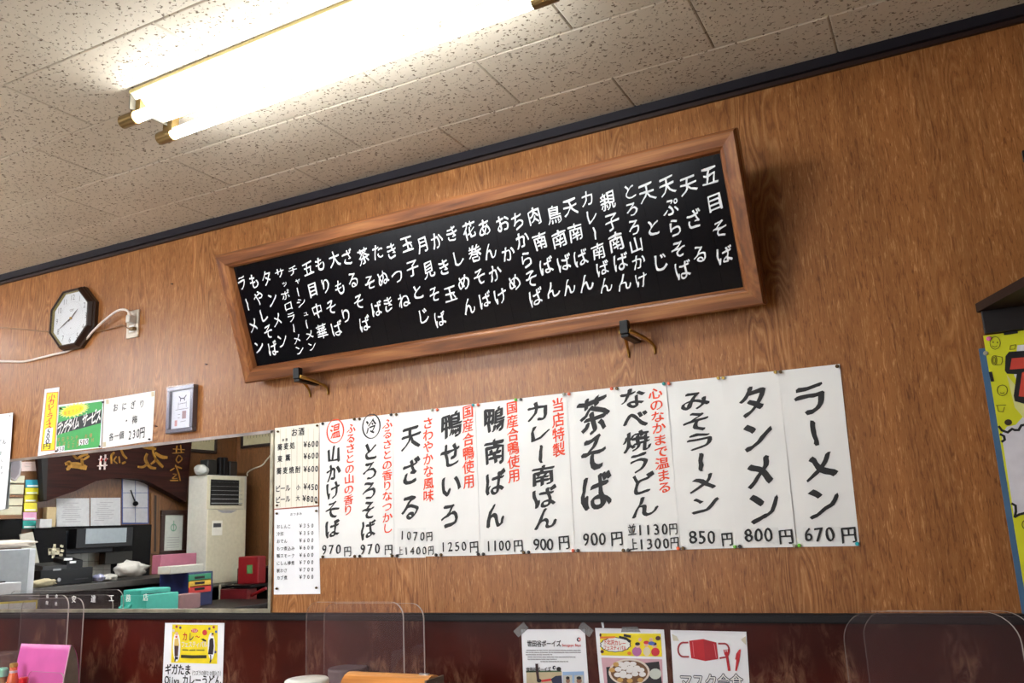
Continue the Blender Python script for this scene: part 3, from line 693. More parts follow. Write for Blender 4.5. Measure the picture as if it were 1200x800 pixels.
def strokes(name, lines, f, wd, m, parent, **k):
    V, F = [], []
    for ln in lines:
        ww = wd
        if isinstance(ln, tuple) and isinstance(ln[0], (int, float)) is False and isinstance(ln[1], float): ln, ww = ln
        for a, b in zip(ln[:-1], ln[1:]):
            d = Vector((b[0] - a[0], b[1] - a[1])); 
            if d.length < 1e-9: continue
            d.normalize(); nrm = Vector((-d.y, d.x)) * ww / 2; e = d * ww * .3; n = len(V)
            V += [f(a[0] - e.x + nrm.x, a[1] - e.y + nrm.y), f(b[0] + e.x + nrm.x, b[1] + e.y + nrm.y), f(b[0] + e.x - nrm.x, b[1] + e.y - nrm.y), f(a[0] - e.x - nrm.x, a[1] - e.y - nrm.y)]
            F.append((n, n + 1, n + 2, n + 3))
    return obj(name, V, F, m, parent, **k)
kf = (fa.z - fb.z - 2 * tfr) / .2
strokes('dark_mark', [[(cx - .017, zt - .03 * kf), (cx - .008, zt - .042 * kf), (cx + .012, zt - .042 * kf), (cx + .022, zt - .028 * kf)], [(cx - .008, zt - .042 * kf), (cx - .01, zt - .056 * kf)], [(cx + .012, zt - .042 * kf), (cx + .014, zt - .054 * kf)]], fpr, .004, M_NAVY, pf)
strokes('fine_line', [[(cx - .02, zt - .07 * kf), (cx + .024, zt - .068 * kf)], [(cx - .02, zt - .062 * kf), (cx - .02, zt - .095 * kf)], [(cx + .024, zt - .06 * kf), (cx + .024, zt - .092 * kf)], [(cx - .034, zt - .1 * kf), (cx + .036, zt - .098 * kf)], [(cx - .02, zt - .125 * kf), (cx - .008, zt - .125 * kf)], [(cx - .02, zt - .143 * kf), (cx - .01, zt - .143 * kf)], [(cx - .005, zt - .165 * kf), (cx + .024, zt - .163 * kf)]], fpr, .0022, M_INK3, pf)
strokes('stamp', [[(cx + .014, zt - .118 * kf), (cx + .014, zt - .142 * kf)]], fpr, .022, mat('faded_stamp', (176, 150, 150), .7), pf)
strokes('red_seal', [[(cx - .03, zt - .16 * kf), (cx - .03, zt - .18 * kf)]], fpr, .014, mat('pale_red_seal', (226, 170, 164), .7), pf)
bx('clear_film', fa.x - .003, fb.x + .003, -.0275, -.0262, fb.z - .003, fa.z + .004, clear_mat('wrapping_film', (.98, .98, 1), .02, (220, 225, 240), .1), pf)

# ================================================================== wall clock
cc = at(80, 372, 1, -.045); cl = empty('wall_clock', (cc.x, 0, cc.z - .15), 'octagonal wall clock with a dark wooden rim and white face', 'clock')
def octa(r, y, ph=math.pi / 8): return [Vector((cc.x + r * math.cos(ph + k * math.pi / 4), y, cc.z + r * math.sin(ph + k * math.pi / 4))) for k in range(8)]
prof = [(.150, 0), (.152, -.018), (.147, -.024), (.147, -.03), (.140, -.044), (.134, -.047), (.130, -.044), (.129, -.038)]
V = sum([octa(r, y) for r, y in prof], []); F = [(i * 8 + k, (i + 1) * 8 + k, (i + 1) * 8 + (k + 1) % 8, i * 8 + (k + 1) % 8) for i in range(len(prof) - 1) for k in range(8)]
obj('clock_rim', V, F, mat('dark_walnut', (46, 28, 22), .3, var=.2), cl)
obj('clock_back', octa(.149, -.001) + octa(.149, -.012), [tuple(range(8)), tuple(range(8, 16))[::-1]] + [(k, 8 + k, 8 + (k + 1) % 8, (k + 1) % 8) for k in range(8)], M_BLACK, cl)
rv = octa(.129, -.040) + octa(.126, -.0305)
obj('inner_ring', rv, [(k, 8 + k, 8 + (k + 1) % 8, (k + 1) % 8) for k in range(8)], mat('olive_ring_gold_reflection', (150, 136, 70), .35, .3), cl)  # gold tone stands in for the yellow reflection inside the rim
obj('dial', octa(.1275, -.024) + octa(.1275, -.0302), [tuple(range(8)), tuple(range(8, 16))[::-1]] + [(k, 8 + k, 8 + (k + 1) % 8, (k + 1) % 8) for k in range(8)], mat('dial_white', (226, 230, 234), .5, var=.01), cl)
fd = lambda u, v, li=0: Vector((cc.x + u, -.0306 - li * .0001, cc.z + v))
its = []
for h in range(1, 13):
    t = math.radians(90 - 30 * h); u, v = .097 * math.cos(t), .097 * math.sin(t); tx = str(h)
    for j, ch in enumerate(tx): its.append((ch, u + (j - (len(tx) - 1) / 2) * .015, v, .030, .036))
lettering('numeral', its, fd, mat('numeral_grey', (120, 124, 128), .6), cl)
lines = []
for k in range(60):
    t = 2 * math.pi * k / 60; lines.append([(.074 * math.cos(t), .074 * math.sin(t)), (.0775 * math.cos(t), .0775 * math.sin(t))])
strokes('minute_track', lines, fd, .001, M_INK3, cl)
strokes('fine_print', [[(-.014, .04), (.014, .04)], [(-.01, .034), (.01, .034)], [(-.002, -.045), (.003, -.045)]], fd, .003, M_INK3, cl)
def hand(nm, hours, ln, wd):
    t = math.radians(90 - 30 * hours); d = Vector((math.cos(t), math.sin(t))); n = Vector((-d.y, d.x))
    P = [(-d * .02) - n * wd * .5, (-d * .02) + n * wd * .5, d * ln * .55 + n * wd, d * ln, d * ln * .55 - n * wd]
    obj(nm, *prism_geo([(p.x, p.y) for p in P], lambda u, v, h: Vector((cc.x + u, -.0318 - (.002 if nm == 'minute_hand' else 0) - h, cc.z + v)), .0012), mat('hand_brown', (66, 54, 50), .4), cl)
hand('hour_hand', 1.67, .056, .0028); hand('minute_hand', 8.05, .083, .0022)
obj('hand_cap', *tube_geo([(cc.x, -.026, cc.z), (cc.x, -.0365, cc.z)], .0055, 14), M_BRASS, cl)
obj('clock_glass', octa(.1295, -.0405) + octa(.1295, -.0418), [tuple(range(8)), tuple(range(8, 16))[::-1]] + [(k, 8 + k, 8 + (k + 1) % 8, (k + 1) % 8) for k in range(8)], clear_mat('clock_glass', (1, 1, 1), .02), cl)
# outlet, plug, cords
a = W(150.5, 364.5); b = W(163.5, 397.5); ox = (a[0] + b[0]) / 2
oz = (W(157, 380)[1]); ol = empty('wall_outlet', (ox, 0, oz - .06), 'cream wall outlet plate with two cords right of the clock', 'outlet')
bx('cover_plate', ox - .035, ox + .035, -.009, 0, oz - .06, oz + .06, mat('aged_white_plastic', (214, 204, 188), .4), ol, .003)
bx('socket_insert', ox - .021, ox + .021, -.0115, -.009, oz - .042, oz + .042, mat('socket_beige', (196, 182, 164), .4), ol, .001)
for dz in (-.012, -.030): bx('socket_face', ox - .014, ox + .014, -.013, -.0115, oz + dz - .006, oz + dz + .006, M_WHITE, ol, .001)
def Wv(px, py, off): 
    p = at(px, py, 1, -off); return p
cord = smooth_path([Wv(153, 374, .03), Wv(151.5, 366.5, .045), Wv(146, 362.6, .045), Wv(137, 364.5, .04), Wv(124, 374, .03), Wv(110, 387, .02), Wv(98, 400, .012), Wv(80, 411, .008), Wv(62, 415.5, .008), Wv(48, 419, .008), Wv(28, 423.5, .008), Wv(10, 423.2, .008), Wv(-25, 423, .008)], 6)
pc = empty('power_cord', (cord[-1].x, 0, cord[-1].z), 'white power cord looping from the outlet behind the clock to the left', 'power cord')
obj('cable', *tube_geo(cord, .0052, 8), mat('white_cable', (226, 214, 206), .45), pc, smooth=True)
p = Wv(153, 373, .03); bx('plug', p.x - .012, p.x + .012, -.045, -.012, p.z - .02, p.z + .014, mat('grey_white_plug', (204, 200, 192), .4), pc, .004)
thin = smooth_path([Wv(158, 385.5, .022), Wv(150, 384.5, .03), Wv(143, 380.8, .02), Wv(138, 382, .012), Wv(122, 387, .006), Wv(100, 389, .005), Wv(75, 388.5, .005), Wv(50, 388, .005), Wv(30, 386, .005), Wv(0, 383.5, .005), Wv(-25, 382.5, .005)], 5)
pc2 = empty('power_cord', (thin[-1].x, 0, thin[-1].z), 'thin brown cord running behind the clock from the lower socket', 'power cord')
obj('cable', *tube_geo(thin, .0026, 6), mat('brown_cable', (146, 108, 74), .5), pc2, smooth=True)
p = Wv(155.5, 385.2, .02); bx('plug', p.x - .014, p.x + .014, -.03, -.013, p.z - .007, p.z + .007, mat('brass_brown_plug', (120, 96, 52), .4), pc2, .003)
# old nails in the wall
for (px_, py_, lb) in ((202, 333, 'small bent nail in the wall up and right of the outlet'), (242, 427, 'tiny dark nail in the wall below left of the board'), (183.5, 499.5, 'tiny nail head beside the rice ball sheet')):
    p = Wv(px_, py_, .0); obj('nail', *tube_geo([(p.x - .006, 0, p.z + .003), (p.x, -.006, p.z), (p.x + .009, -.005, p.z - .001)], .0028, 6), mat('rusty_nail', (70, 44, 30), .6, .4), None, lb, 'nail')

# ================================================================== mirror
mx0, mx1 = -4.6, -2.218; mz0, mz1 = .947, 1.592
def zmt(x): return 1.5905 + (x + 3.786) * -.0045
mr = empty('wall_mirror', ((mx0 + mx1) / 2, 0, .942), 'wide wall mirror with white donor lettering above the chair rail', 'mirror')
mm = bpy.data.materials.new('silvered_glass'); mm.use_nodes = True; b = mm.node_tree.nodes['Principled BSDF']
b.inputs['Base Color'].default_value = (.8, .82, .81, 1); b.inputs['Metallic'].default_value = 1; b.inputs['Roughness'].default_value = .0
nn = mm.node_tree.nodes.new('ShaderNodeTexNoise'); nn.inputs['Scale'].default_value = 4
rr = mm.node_tree.nodes.new('ShaderNodeMapRange'); rr.inputs[3].default_value = .0; rr.inputs[4].default_value = .015
mm.node_tree.links.new(nn.outputs[0], rr.inputs[0]); mm.node_tree.links.new(rr.outputs[0], b.inputs['Roughness'])
mzb = lambda x: zr(x) + .004
slopebox('mirror_glass', mx0, mx1, -.005, -.001, mzb, zmt, mm, mr)
M_CHAN = mat('mirror_channel', (176, 170, 150), .35, .7, var=.35, scale=14)
slopebox('mirror_channel', mx0, mx1 + .004, -.010, 0, lambda x: zr(x) + .0005, lambda x: zr(x) + .014, M_CHAN, mr)
slopebox('mirror_channel', mx1 - .010, mx1 + .003, -.009, 0, mzb, zmt, M_CHAN, mr)
slopebox('mirror_channel', mx0, mx1 + .004, -.009, 0, lambda x: zmt(x) - .008, lambda x: zmt(x) + .003, mat('mirror_channel_top', (140, 130, 124), .35, .6, var=.4, scale=10), mr)
q = ((0, 667), 6)
its = row('有', (342, 188), (342, 188), .017, *q) + row('限', (338, 234), (338, 234), .017, *q) + row('会', (405, 188), (405, 188), .017, *q) + row('社', (402, 240), (402, 240), .017, *q)
its += row('安', (527, 208), (527, 208), .03, *q) + row('達', (664, 205), (664, 205), .031, *q) + row('工', (792, 200), (792, 200), .03, *q) + row('務', (910, 200), (910, 200), .03, *q) + row('店', (1032, 194), (1032, 194), .03, *q)
lettering('donor_lettering', its, on_wall(.0056), M_WHITE, mr, PLAIN, label='white painted lettering along the bottom')

# ================================================================== what the mirror shows: the far left side of the room
def lbox(name, X, dep, TL, BR, m, parent=None, bev=0, **k):
    a = L(*TL, X); b = L(*BR, X); return bx(name, X - dep, X, b.y, a.y, b.z, a.z, m, parent, bev, **k)
def lflat(name, pts, X, m, parent=None, th=.002, **k):
    P = [L(*p, X) for p in pts]; n = len(P)
    V = P + [p - Vector((th, 0, 0)) for p in P]
    F = [tuple(range(n))[::-1], tuple(range(n, 2 * n))] + [(i, (i + 1) % n, n + (i + 1) % n, n + i) for i in range(n)]
    return obj(name, V, F, m, parent, **k)
# kitchen counter along the left wall
ca = L(55, 690, -5.85); cb = L(222, 672, -5.85); zk = (ca.z + cb.z) / 2
kc = empty('kitchen_counter', (-6.15, -2.6, 0), 'dark long counter along the left wall, seen in the mirror', 'counter')
bx('countertop', XL + .04, -5.85, -3.16, L(42, 690, -5.55).y - .03, zk - .045, zk, mat('dark_worktop', (74, 70, 66), .35), kc, .004)
bx('counter_front', XL + .04, -5.92, -3.14, L(42, 690, -5.55).y - .05, 0, zk - .046, mat('maroon_front', (34, 10, 9), .5, spec=.3), kc)
# air conditioner
A = L(245, 556, -6.15); B_ = L(287, 712, -6.15); zt = A.z; y0, y1 = B_.y, A.y

acn = empty('air_conditioner', (-6.27, (y0 + y1) / 2, 0), 'cream floor standing air conditioner seen in the mirror', 'air conditioner')
X = -6.15
bx('cabinet', X - .25, X, y0, y1, 0, zt, mat('ac_grey_side', (190, 188, 178), .5), acn, .008)
def acf(name, TL, BR, d0, d1, m, bev=.002): 
    a = L(*TL, X); b = L(*BR, X); return bx(name, X + d0, X + d1, b.y, a.y, b.z, a.z, m, acn, bev)
acf('front_panel', (243.5, 597), (286, 680), 0, .012, M_CREAMPL, .004)
acf('grille_surround', (243.5, 557), (286, 596), 0, .010, M_CREAMPL)
acf('grille_opening', (247, 561.5), (283.5, 592), .010, .0115, mat('grille_black', (14, 14, 14), .6))
for k in range(6):
    yy = 564.5 + k * 4.9
    acf('louvre', (247.5, yy), (283, yy + 1.1), .0115, .022, M_GREYPL, 0)
for k in range(4): acf('louvre', (280.3 + k * .9, 562), (280.7 + k * .9, 591), .010, .020, M_CREAMPL, 0)
acf('control_panel', (248.5, 610), (260, 627), .012, .015, mat('control_cream', (232, 230, 220), .4))
acf('display', (249.6, 613), (258.5, 617.5), .015, .017, mat('display_grey', (70, 74, 78), .3))
lflat('badge', [(255, 597.5), (279, 597.5), (272, 601), (262, 601)], X + .0135, mat('badge_grey', (150, 152, 158), .4), acn)
for k in range(12):
    acf('grille_slat', (245 , 686.5 + k * 2.1), (285, 687.4 + k * 2.1), 0, .008, mat('slat_shadow', (96, 92, 80), .5), 0)
for xx in (257, 272): acf('grille_rib', (xx, 684), (xx + 1.2, 711), .008, .011, M_CREAMPL, 0)
# things on the air conditioner
def on_ac(name, TL, BR, m, lab, cat, Xf=-6.2, dep=.1, bev=.01):
    a = L(*TL, Xf); b = L(*BR, Xf); z1_ = zt + (a.z - b.z)
    return bx(name, Xf - dep, Xf, b.y, a.y, zt + .001, z1_, m, None, bev, label=lab, cat=cat)
M_DARKB = mat('dark_box', (30, 34, 32), .35)
on_ac('storage_tin', (244.5, 537), (255, 556), M_DARKB, 'dark tin on the left of the air conditioner top, in the mirror', 'tin')
on_ac('black_bottle', (259, 534), (262.5, 556), M_BLACK, 'slim black bottle standing on the air conditioner, in the mirror', 'bottle', dep=.04)
on_ac('black_speaker', (263.5, 534), (268, 556), M_BLACK, 'narrow black speaker on the air conditioner, in the mirror', 'speaker')
on_ac('coffee_can', (270.5, 538), (279, 556), mat('dark_can', (38, 34, 32), .3), 'dark can at the right end of the air conditioner top, in the mirror', 'can')
bp = [Vector((-6.22 + random.uniform(-.03, .03), L(234 + 9 * math.cos(t), 550, -6.2).y, zt + .035 + .03 * math.sin(t * 2))) for t in (0, 1, 2, 3)]
def lump(name, c, r, m, lab, cat, seed=0, amp=.35, **k):
    bm = bmesh.new(); bmesh.ops.create_icosphere(bm, subdivisions=3, radius=1)
    V = []
    for v in bm.verts:
        n = 1 + amp * noise.noise(v.co * 2.1 + Vector((seed, seed, 0))) + amp * .5 * noise.noise(v.co * 5 + Vector((seed, 3, 0)))
        V.append(Vector((c[0] + v.co.x * r[0] * n, c[1] + v.co.y * r[1] * n, max(c[2] + v.co.z * r[2] * n, c[2] - r[2] * .82))))
    bm.verts.index_update(); F = [tuple(q.index for q in f.verts) for f in bm.faces]; bm.free()
    return obj(name, V, F, m, None, lab, cat, smooth=True, **k)
p = L(237, 551, -6.22); lump('plastic_bag', (-6.22, p.y, zt + .042), (.07, .055, .05), mat('grey_white_bag', (176, 176, 170), .5), 'crumpled pale plastic bag on the air conditioner, in the mirror', 'plastic bag', 3)
# cable on the rear wall
Yw = YR + .01
cab = smooth_path([Vector((-6.2, -3.95, zt + .012)), RW(291, 553.5, Yw), RW(298, 549, Yw), RW(308, 545, Yw), RW(314, 538, Yw), RW(322, 528, Yw)], 5)
obj('cable', *tube_geo(cab, .007, 8), mat('cream_cable', (196, 188, 170), .5), None, 'pale cable running along the rear wall above the air conditioner', 'cable', smooth=True)
# certificates
M_CERT = mat('certificate_paper', (176, 168, 134), .6); M_CFR = mat('certificate_frame_dark', (42, 30, 26), .35)
Xc = XL + .03
c1_ = L(222, 490, Xc); c2_ = L(255.5, 531.5, Xc)
cf = empty('certificate_frame', (XL, (c1_.y + c2_.y) / 2, c2_.z), 'dark framed certificate on the left wall by the corner, in the mirror', 'certificate')
for (ya, yb, za, zb) in ((c2_.y, c1_.y, c2_.z, c2_.z + .03), (c2_.y, c1_.y, c1_.z - .03, c1_.z), (c2_.y, c2_.y + .03, c2_.z + .03, c1_.z - .03), (c1_.y - .03, c1_.y, c2_.z + .03, c1_.z - .03)):
    bx('frame_rail', XL, Xc, ya, yb, za, zb, M_CFR, cf, .004)
bx('certificate_sheet', XL, Xc - .012, c2_.y + .03, c1_.y - .03, c2_.z + .03, c1_.z - .03, M_CERT, cf)
strok = []
for k in range(9):
    yy = c2_.y + .1 + k * .035; strok.append([(yy, c2_.z + .11), (yy, c2_.z + .11 + random.uniform(.15, .22))])
strokes('writing', strok, lambda u, v: Vector((Xc - .011, u, v)), .006, mat('cert_ink', (110, 100, 80), .7), cf)
Yc = YR + .03
c1_ = RW(283, 490, Yc); c2_ = RW(319.5, 526, Yc)
zb_ = RW(300, 524, Yc).z
cf = empty('certificate_frame', ((c1_.x + c2_.x) / 2, YR, zb_), 'dark framed certificate on the rear wall, in the mirror', 'certificate')
for (xa, xb, za, zb) in ((c1_.x, c2_.x, zb_, zb_ + .03), (c1_.x, c2_.x, c1_.z - .03, c1_.z), (c1_.x, c1_.x + .03, zb_ + .03, c1_.z - .03), (c2_.x - .03, c2_.x, zb_ + .03, c1_.z - .03)):
    bx('frame_rail', xa, xb, YR, Yc, za, zb, M_CFR, cf, .004)
bx('certificate_sheet', c1_.x + .03, c2_.x - .03, YR, Yc - .012, zb_ + .03, c1_.z - .03, M_CERT, cf)
strokes('writing', [[(c1_.x + .09 + k * .04, zb_ + .1), (c1_.x + .09 + k * .04, zb_ + .24 + random.uniform(0, .05))] for k in range(8)], lambda u, v: Vector((u, Yc - .011, v)), .006, mat('cert_ink', (110, 100, 80), .7), cf)
# arched shop sign, carved gold strokes
Xs = XL + .10
sg = empty('carved_sign', (XL, L(140, 560, Xs).y, L(140, 560, Xs).z), 'large dark arched wooden sign with gold brushwork, in the mirror', 'sign')
lflat('sign_board', [(50, 470), (226.5, 470), (226, 516), (219, 588), (203, 579), (186, 570), (178, 565.5), (170, 562.5), (155, 560.5), (140, 560), (125, 561.5), (114, 563.5), (106, 567), (90, 575), (72, 581), (56, 587), (51, 538)], Xs, frame_wood_mat('sign_wood', 1, (30, 11, 8), (44, 17, 12), (56, 24, 18), .6), sg, th=.09)
lflat('sign_end', [(50, 470), (57, 470), (57.5, 540), (56, 586), (52.5, 586.5), (50, 538)], Xs + .006, mat('sign_black_edge', (10, 8, 8), .7), sg, th=.05)
M_GOLD = mat('gold_paint', (170, 122, 40), .45, .2, var=.2)
def lstrokes(name, lines, X, wd, m, parent):
    V, F = [], []
    for ln, ww in lines:
        pts = smooth_path([L(*p, X) for p in ln], 4)
        for i in range(len(pts) - 1):
            a, b = pts[i], pts[i + 1]; d = (b - a).normalized(); nr = Vector((0, -d.z, d.y))
            t = i / (len(pts) - 1); k1 = ww * wd * (.55 + .45 * math.sin(math.pi * (.15 + .85 * t))); n = len(V)
            V += [a + nr * k1 - d * .004, b + nr * k1 + d * .004, b - nr * k1 + d * .004, a - nr * k1 - d * .004]
            V += [q_ - Vector((.006, 0, 0)) for q_ in V[-4:]]
            F += [(n, n + 1, n + 2, n + 3), (n + 4, n + 7, n + 6, n + 5), (n, n + 4, n + 5, n + 1), (n + 1, n + 5, n + 6, n + 2), (n + 2, n + 6, n + 7, n + 3), (n + 3, n + 7, n + 4, n)]
    return obj(name, V, F, m, parent)
g5 = lambda x, y: (50 + x / 13.33, 515 + y / 13.33)
g6 = lambda x, y: (130 + x / 11.94, 510 + y / 11.94)
lstrokes('gold_brushwork', [([g5(380, 380), g5(440, 360), g5(430, 440), g5(400, 460)], 1.2), ([g5(430, 400), g5(560, 400), g5(700, 440)], 1.9), ([g5(630, 300), g5(640, 390), g5(620, 450)], .9), ([g5(500, 240), g5(560, 290), g5(640, 250), g5(720, 230)], .8), ([g5(660, 310), g5(740, 260)], .7)], Xs + .007, .013, M_GOLD, sg)
lstrokes('gold_brushwork', [([g6(60, 240), g6(25, 290), g6(25, 390)], .9), ([g6(140, 190), g6(240, 185), g6(330, 170)], .8), ([g6(160, 200), g6(190, 270), g6(235, 320)], .9), ([g6(90, 300), g6(60, 350), g6(100, 390)], .5), ([g6(130, 300), g6(140, 380)], .5), ([g6(180, 390), g6(215, 375)], .8)], Xs + .007, .011, M_GOLD, sg)
lstrokes('gold_brushwork', [([g6(470, 160), g6(560, 175), g6(640, 190)], 1.3), ([g6(600, 130), g6(610, 250), g6(640, 340), g6(580, 400)], 1.0), ([g6(520, 260), g6(500, 340), g6(560, 440), g6(640, 460)], 1.3), ([g6(640, 250), g6(720, 300), g6(800, 310)], 1.4), ([g6(640, 330), g6(700, 400), g6(740, 440)], 1.2), ([g6(400, 440), g6(470, 440), g6(540, 390)], .9)], Xs + .007, .011, M_GOLD, sg)
lstrokes('gold_brushwork', [([g6(940, 150), g6(930, 230)], .8), ([g6(990, 140), g6(1000, 230)], .7), ([g6(890, 190), g6(1040, 200)], .6), ([g6(880, 250), g6(1030, 240)], .6), ([g6(960, 280), g6(930, 340), g6(960, 380), g6(1010, 330), g6(980, 285)], .7), ([g6(920, 420), g6(960, 520), g6(985, 630)], .8), ([g6(920, 430), g6(1000, 460)], .9), ([g6(900, 460), g6(850, 490)], .7), ([g6(890, 540), g6(930, 550), g6(880, 600), g6(940, 600)], .6), ([g6(850, 630), g6(950, 630)], .9)], Xs + .007, .007, M_GOLD, sg)
g5c = lambda x, y: L(*g5(x, y), Xs + .012)
lstrokes('hanging_charm', [([g5(930, 260), g5(915, 460)], 1.2), ([g5(1000, 240), g5(985, 460)], 1.2), ([g5(880, 410), g5(1020, 400)], .8), ([g5(900, 310), g5(1030, 300)], .7)], Xs + .016, .007, mat('charm_white', (210, 190, 186), .6), sg)
lstrokes('hanging_charm', [([g5(945, 300), g5(935, 330)], 1.2), ([g5(1015, 300), g5(1000, 330)], 1.0)], Xs + .022, .006, mat('charm_red', (190, 50, 46), .6), sg)
# papers and notices on the left wall
XN = XL + .006
def notice(name, TL, BR, m, lab, cat='notice', rows=0, th=.003, X=None):
    Xn = X or XN
    o = lflat(name, [TL, (BR[0], TL[1] - .3), BR, (TL[0], BR[1] + .6)], Xn, m, None, th, label=lab, cat=cat)
    if rows:
        a = L(*TL, Xn); b = L(*BR, Xn); hh = a.z - b.z; ww = a.y - b.y; ln = []
        for k in range(rows):
            zz = a.z - hh * (.16 + .72 * k / rows); s0 = a.y - ww * random.uniform(.15, .3); ln.append([(s0, zz), (s0 - ww * random.uniform(.3, .55), zz)])
        strokes('fine_print', ln, lambda u, v: Vector((Xn + .001, u, v)), .004, M_INK3, o)
    return o
notice('printed_notice', (67.5, 583.8), (106, 616.8), mat('notice_paper', (188, 188, 190), .7), 'white printed notice below the arched sign, the left of two', rows=10)
notice('printed_notice', (107.5, 583.3), (142.5, 615.2), mat('notice_paper', (188, 188, 190), .7), 'white printed notice below the arched sign, the right of two', rows=10)
notice('year_calendar', (144, 556), (175.3, 613.5), mat('calendar_blue', (54, 70, 124), .6), 'blue edged grid calendar under the arched sign, in the mirror', 'calendar', th=.004)
for r2 in range(3):
    for c_ in range(2):
        xa = 145.4 + c_ * 14.8; ya = 560 + r2 * 17.6; lflat('calendar_block', [(xa, ya), (xa + 14, ya), (xa + 14, ya + 17), (xa, ya + 17)], XN + .003, mat('calendar_page', (170, 170, 174), .7), bpy.data.objects['year_calendar'], .002)
ld = empty('black_ladle', (XN, L(157, 590, XN).y, L(157, 590, XN).z), 'small black ladle hanging over the blue edged calendar', 'ladle')
obj('handle', *tube_geo([L(154.3, 574, XN + .03), L(159.5, 588, XN + .03)], .006, 8), M_BLACK, ld)
obj('bowl', *tube_geo([L(159.5, 588, XN + .02), L(160, 590, XN + .045)], [.012, .024], 12), M_BLACK, ld)
# tall wooden slip board
o = lflat('wooden_slip', [(178.5, 577), (189, 580), (188, 649), (178, 648)], XN + .012, frame_wood_mat('slip_wood', 2, (92, 60, 32), (112, 76, 44), (128, 90, 54)), None, .014, label='narrow upright wooden board with a dark written column, in the mirror', cat='wooden board')
lflat('dark_column', [(182, 580), (184.6, 580.5), (184, 646), (181.5, 646)], XN + .014, mat('slip_ink', (44, 30, 22), .6), o, .001)
# framed license
fo = empty('license_frame', (XL, L(203, 649, XN).y, L(203, 649, XN).z), 'brown framed license certificate with a green crest, in the mirror', 'certificate')
a = L(189, 597.5, XN); b = L(217.5, 649.5, XN)
for (ya, yb, za, zb) in ((b.y, a.y, b.z, b.z + .045), (b.y, a.y, a.z - .045, a.z), (b.y, b.y + .045, b.z + .045, a.z - .045), (a.y - .045, a.y, b.z + .045, a.z - .045)):
    bx('frame_rail', XL, XN + .02, ya, yb, za, zb, mat('license_frame_brown', (48, 24, 18), .35), fo, .004)
bx('license_sheet', XL, XN + .008, b.y + .045, a.y - .045, b.z + .045, a.z - .045, mat('license_paper', (190, 194, 186), .6), fo)
my = (a.y + b.y) / 2; mz = a.z - .16
strokes('green_crest', [[(my + .03 * math.cos(t), mz + .03 * math.sin(t)), (my + .03 * math.cos(t + .5), mz + .03 * math.sin(t + .5))] for t in [k * .5 for k in range(13)]] + [[(my, mz + .06), (my, mz - .03)]], lambda u, v: Vector((XN + .009, u, v)), .01, mat('crest_green', (120, 164, 138), .6), fo)
strokes('fine_print', [[(my + .07, mz - .09 - k * .022), (my - .07, mz - .09 - k * .022)] for k in range(5)], lambda u, v: Vector((XN + .009, u, v)), .004, M_INK3, fo)
strokes('hanging_cord', [[(my - .055, a.z), (my, a.z + .10)], [(my, a.z + .10), (my + .055, a.z)]], lambda u, v: Vector((XN, u, v)), .004, mat('cord_brown', (60, 40, 26), .7), fo)
# coloured time cards in a column
for k, (TL, BR, cname, rgb, lb) in enumerate([((32, 562), (47.5, 571), 'teal_card', (40, 150, 176), 'teal card at the top of the card column, in the mirror'), ((31, 571.5), (46.5, 579.3), 'yellow_card', (222, 208, 40), 'uppermost yellow card in the card column, in the mirror'), ((30.2, 580), (45.2, 588.3), 'yellow_card', (222, 208, 40), 'middle yellow card in the card column, in the mirror'),
        ((29.6, 589), (44.8, 599.3), 'yellow_card', (222, 208, 40), 'lowest yellow card in the card column, in the mirror'), ((28.7, 600), (44.2, 609.3), 'pink_card', (222, 160, 196), 'pink card in the card column, in the mirror'), ((28.3, 609.8), (43.7, 619), 'green_card', (50, 160, 150), 'green teal card at the bottom of the card column, in the mirror')]):
    o = lflat('clipped_card', [TL, (BR[0], TL[1]), BR, (TL[0], BR[1])], XN + .01 + k * .001, mat(cname, rgb, .5), None, .01, label=lb, cat='card')
    lflat('white_stripe', [(TL[0] + 1.3, BR[1] - 2.8), (BR[0] - 1.5, BR[1] - 2.8), (BR[0] - 1.5, BR[1] - 1), (TL[0] + 1.3, BR[1] - 1)], XN + .011 + k * .001, M_PAPER2, o, .001)
notice('printed_notice', (27, 541), (45, 551.5), mat('pinkish_notice', (196, 174, 170), .7), 'pinkish notice above the card column, in the mirror', rows=2)
# cabinets behind the left wall papers
kb = empty('drawer_cabinet', (-6.35, L(10, 560, -6.3).y, L(10, 606, -6.3).z), 'cream wall drawers at the far left of the mirror', 'cabinet')
for TL, BR in (((-12, 556), (30, 566)), ((-12, 567), (29, 579)), ((-12, 583), (28, 592)), ((-12, 593), (27, 603))):
    lbox('drawer', -6.3, .18, TL, BR, mat('cabinet_cream', (176, 172, 150), .5), kb, .004)
lbox('cabinet_shelf', -6.28, .2, (-12, 603.5), (28, 607.5), mat('shelf_brown', (110, 74, 40), .5), kb, 0)
lbox('cabinet_shelf', -6.29, .2, (-12, 579.3), (28.5, 582.6), mat('shelf_brown', (110, 74, 40), .5), kb, 0)
lbox('serving_hatch', XL + .02, .015, (-14, 608), (25, 641), mat('dark_hatch', (7, 6, 7), .7, spec=.2), None, label='dark serving hatch above the white freezer, in the mirror', cat='hatch')
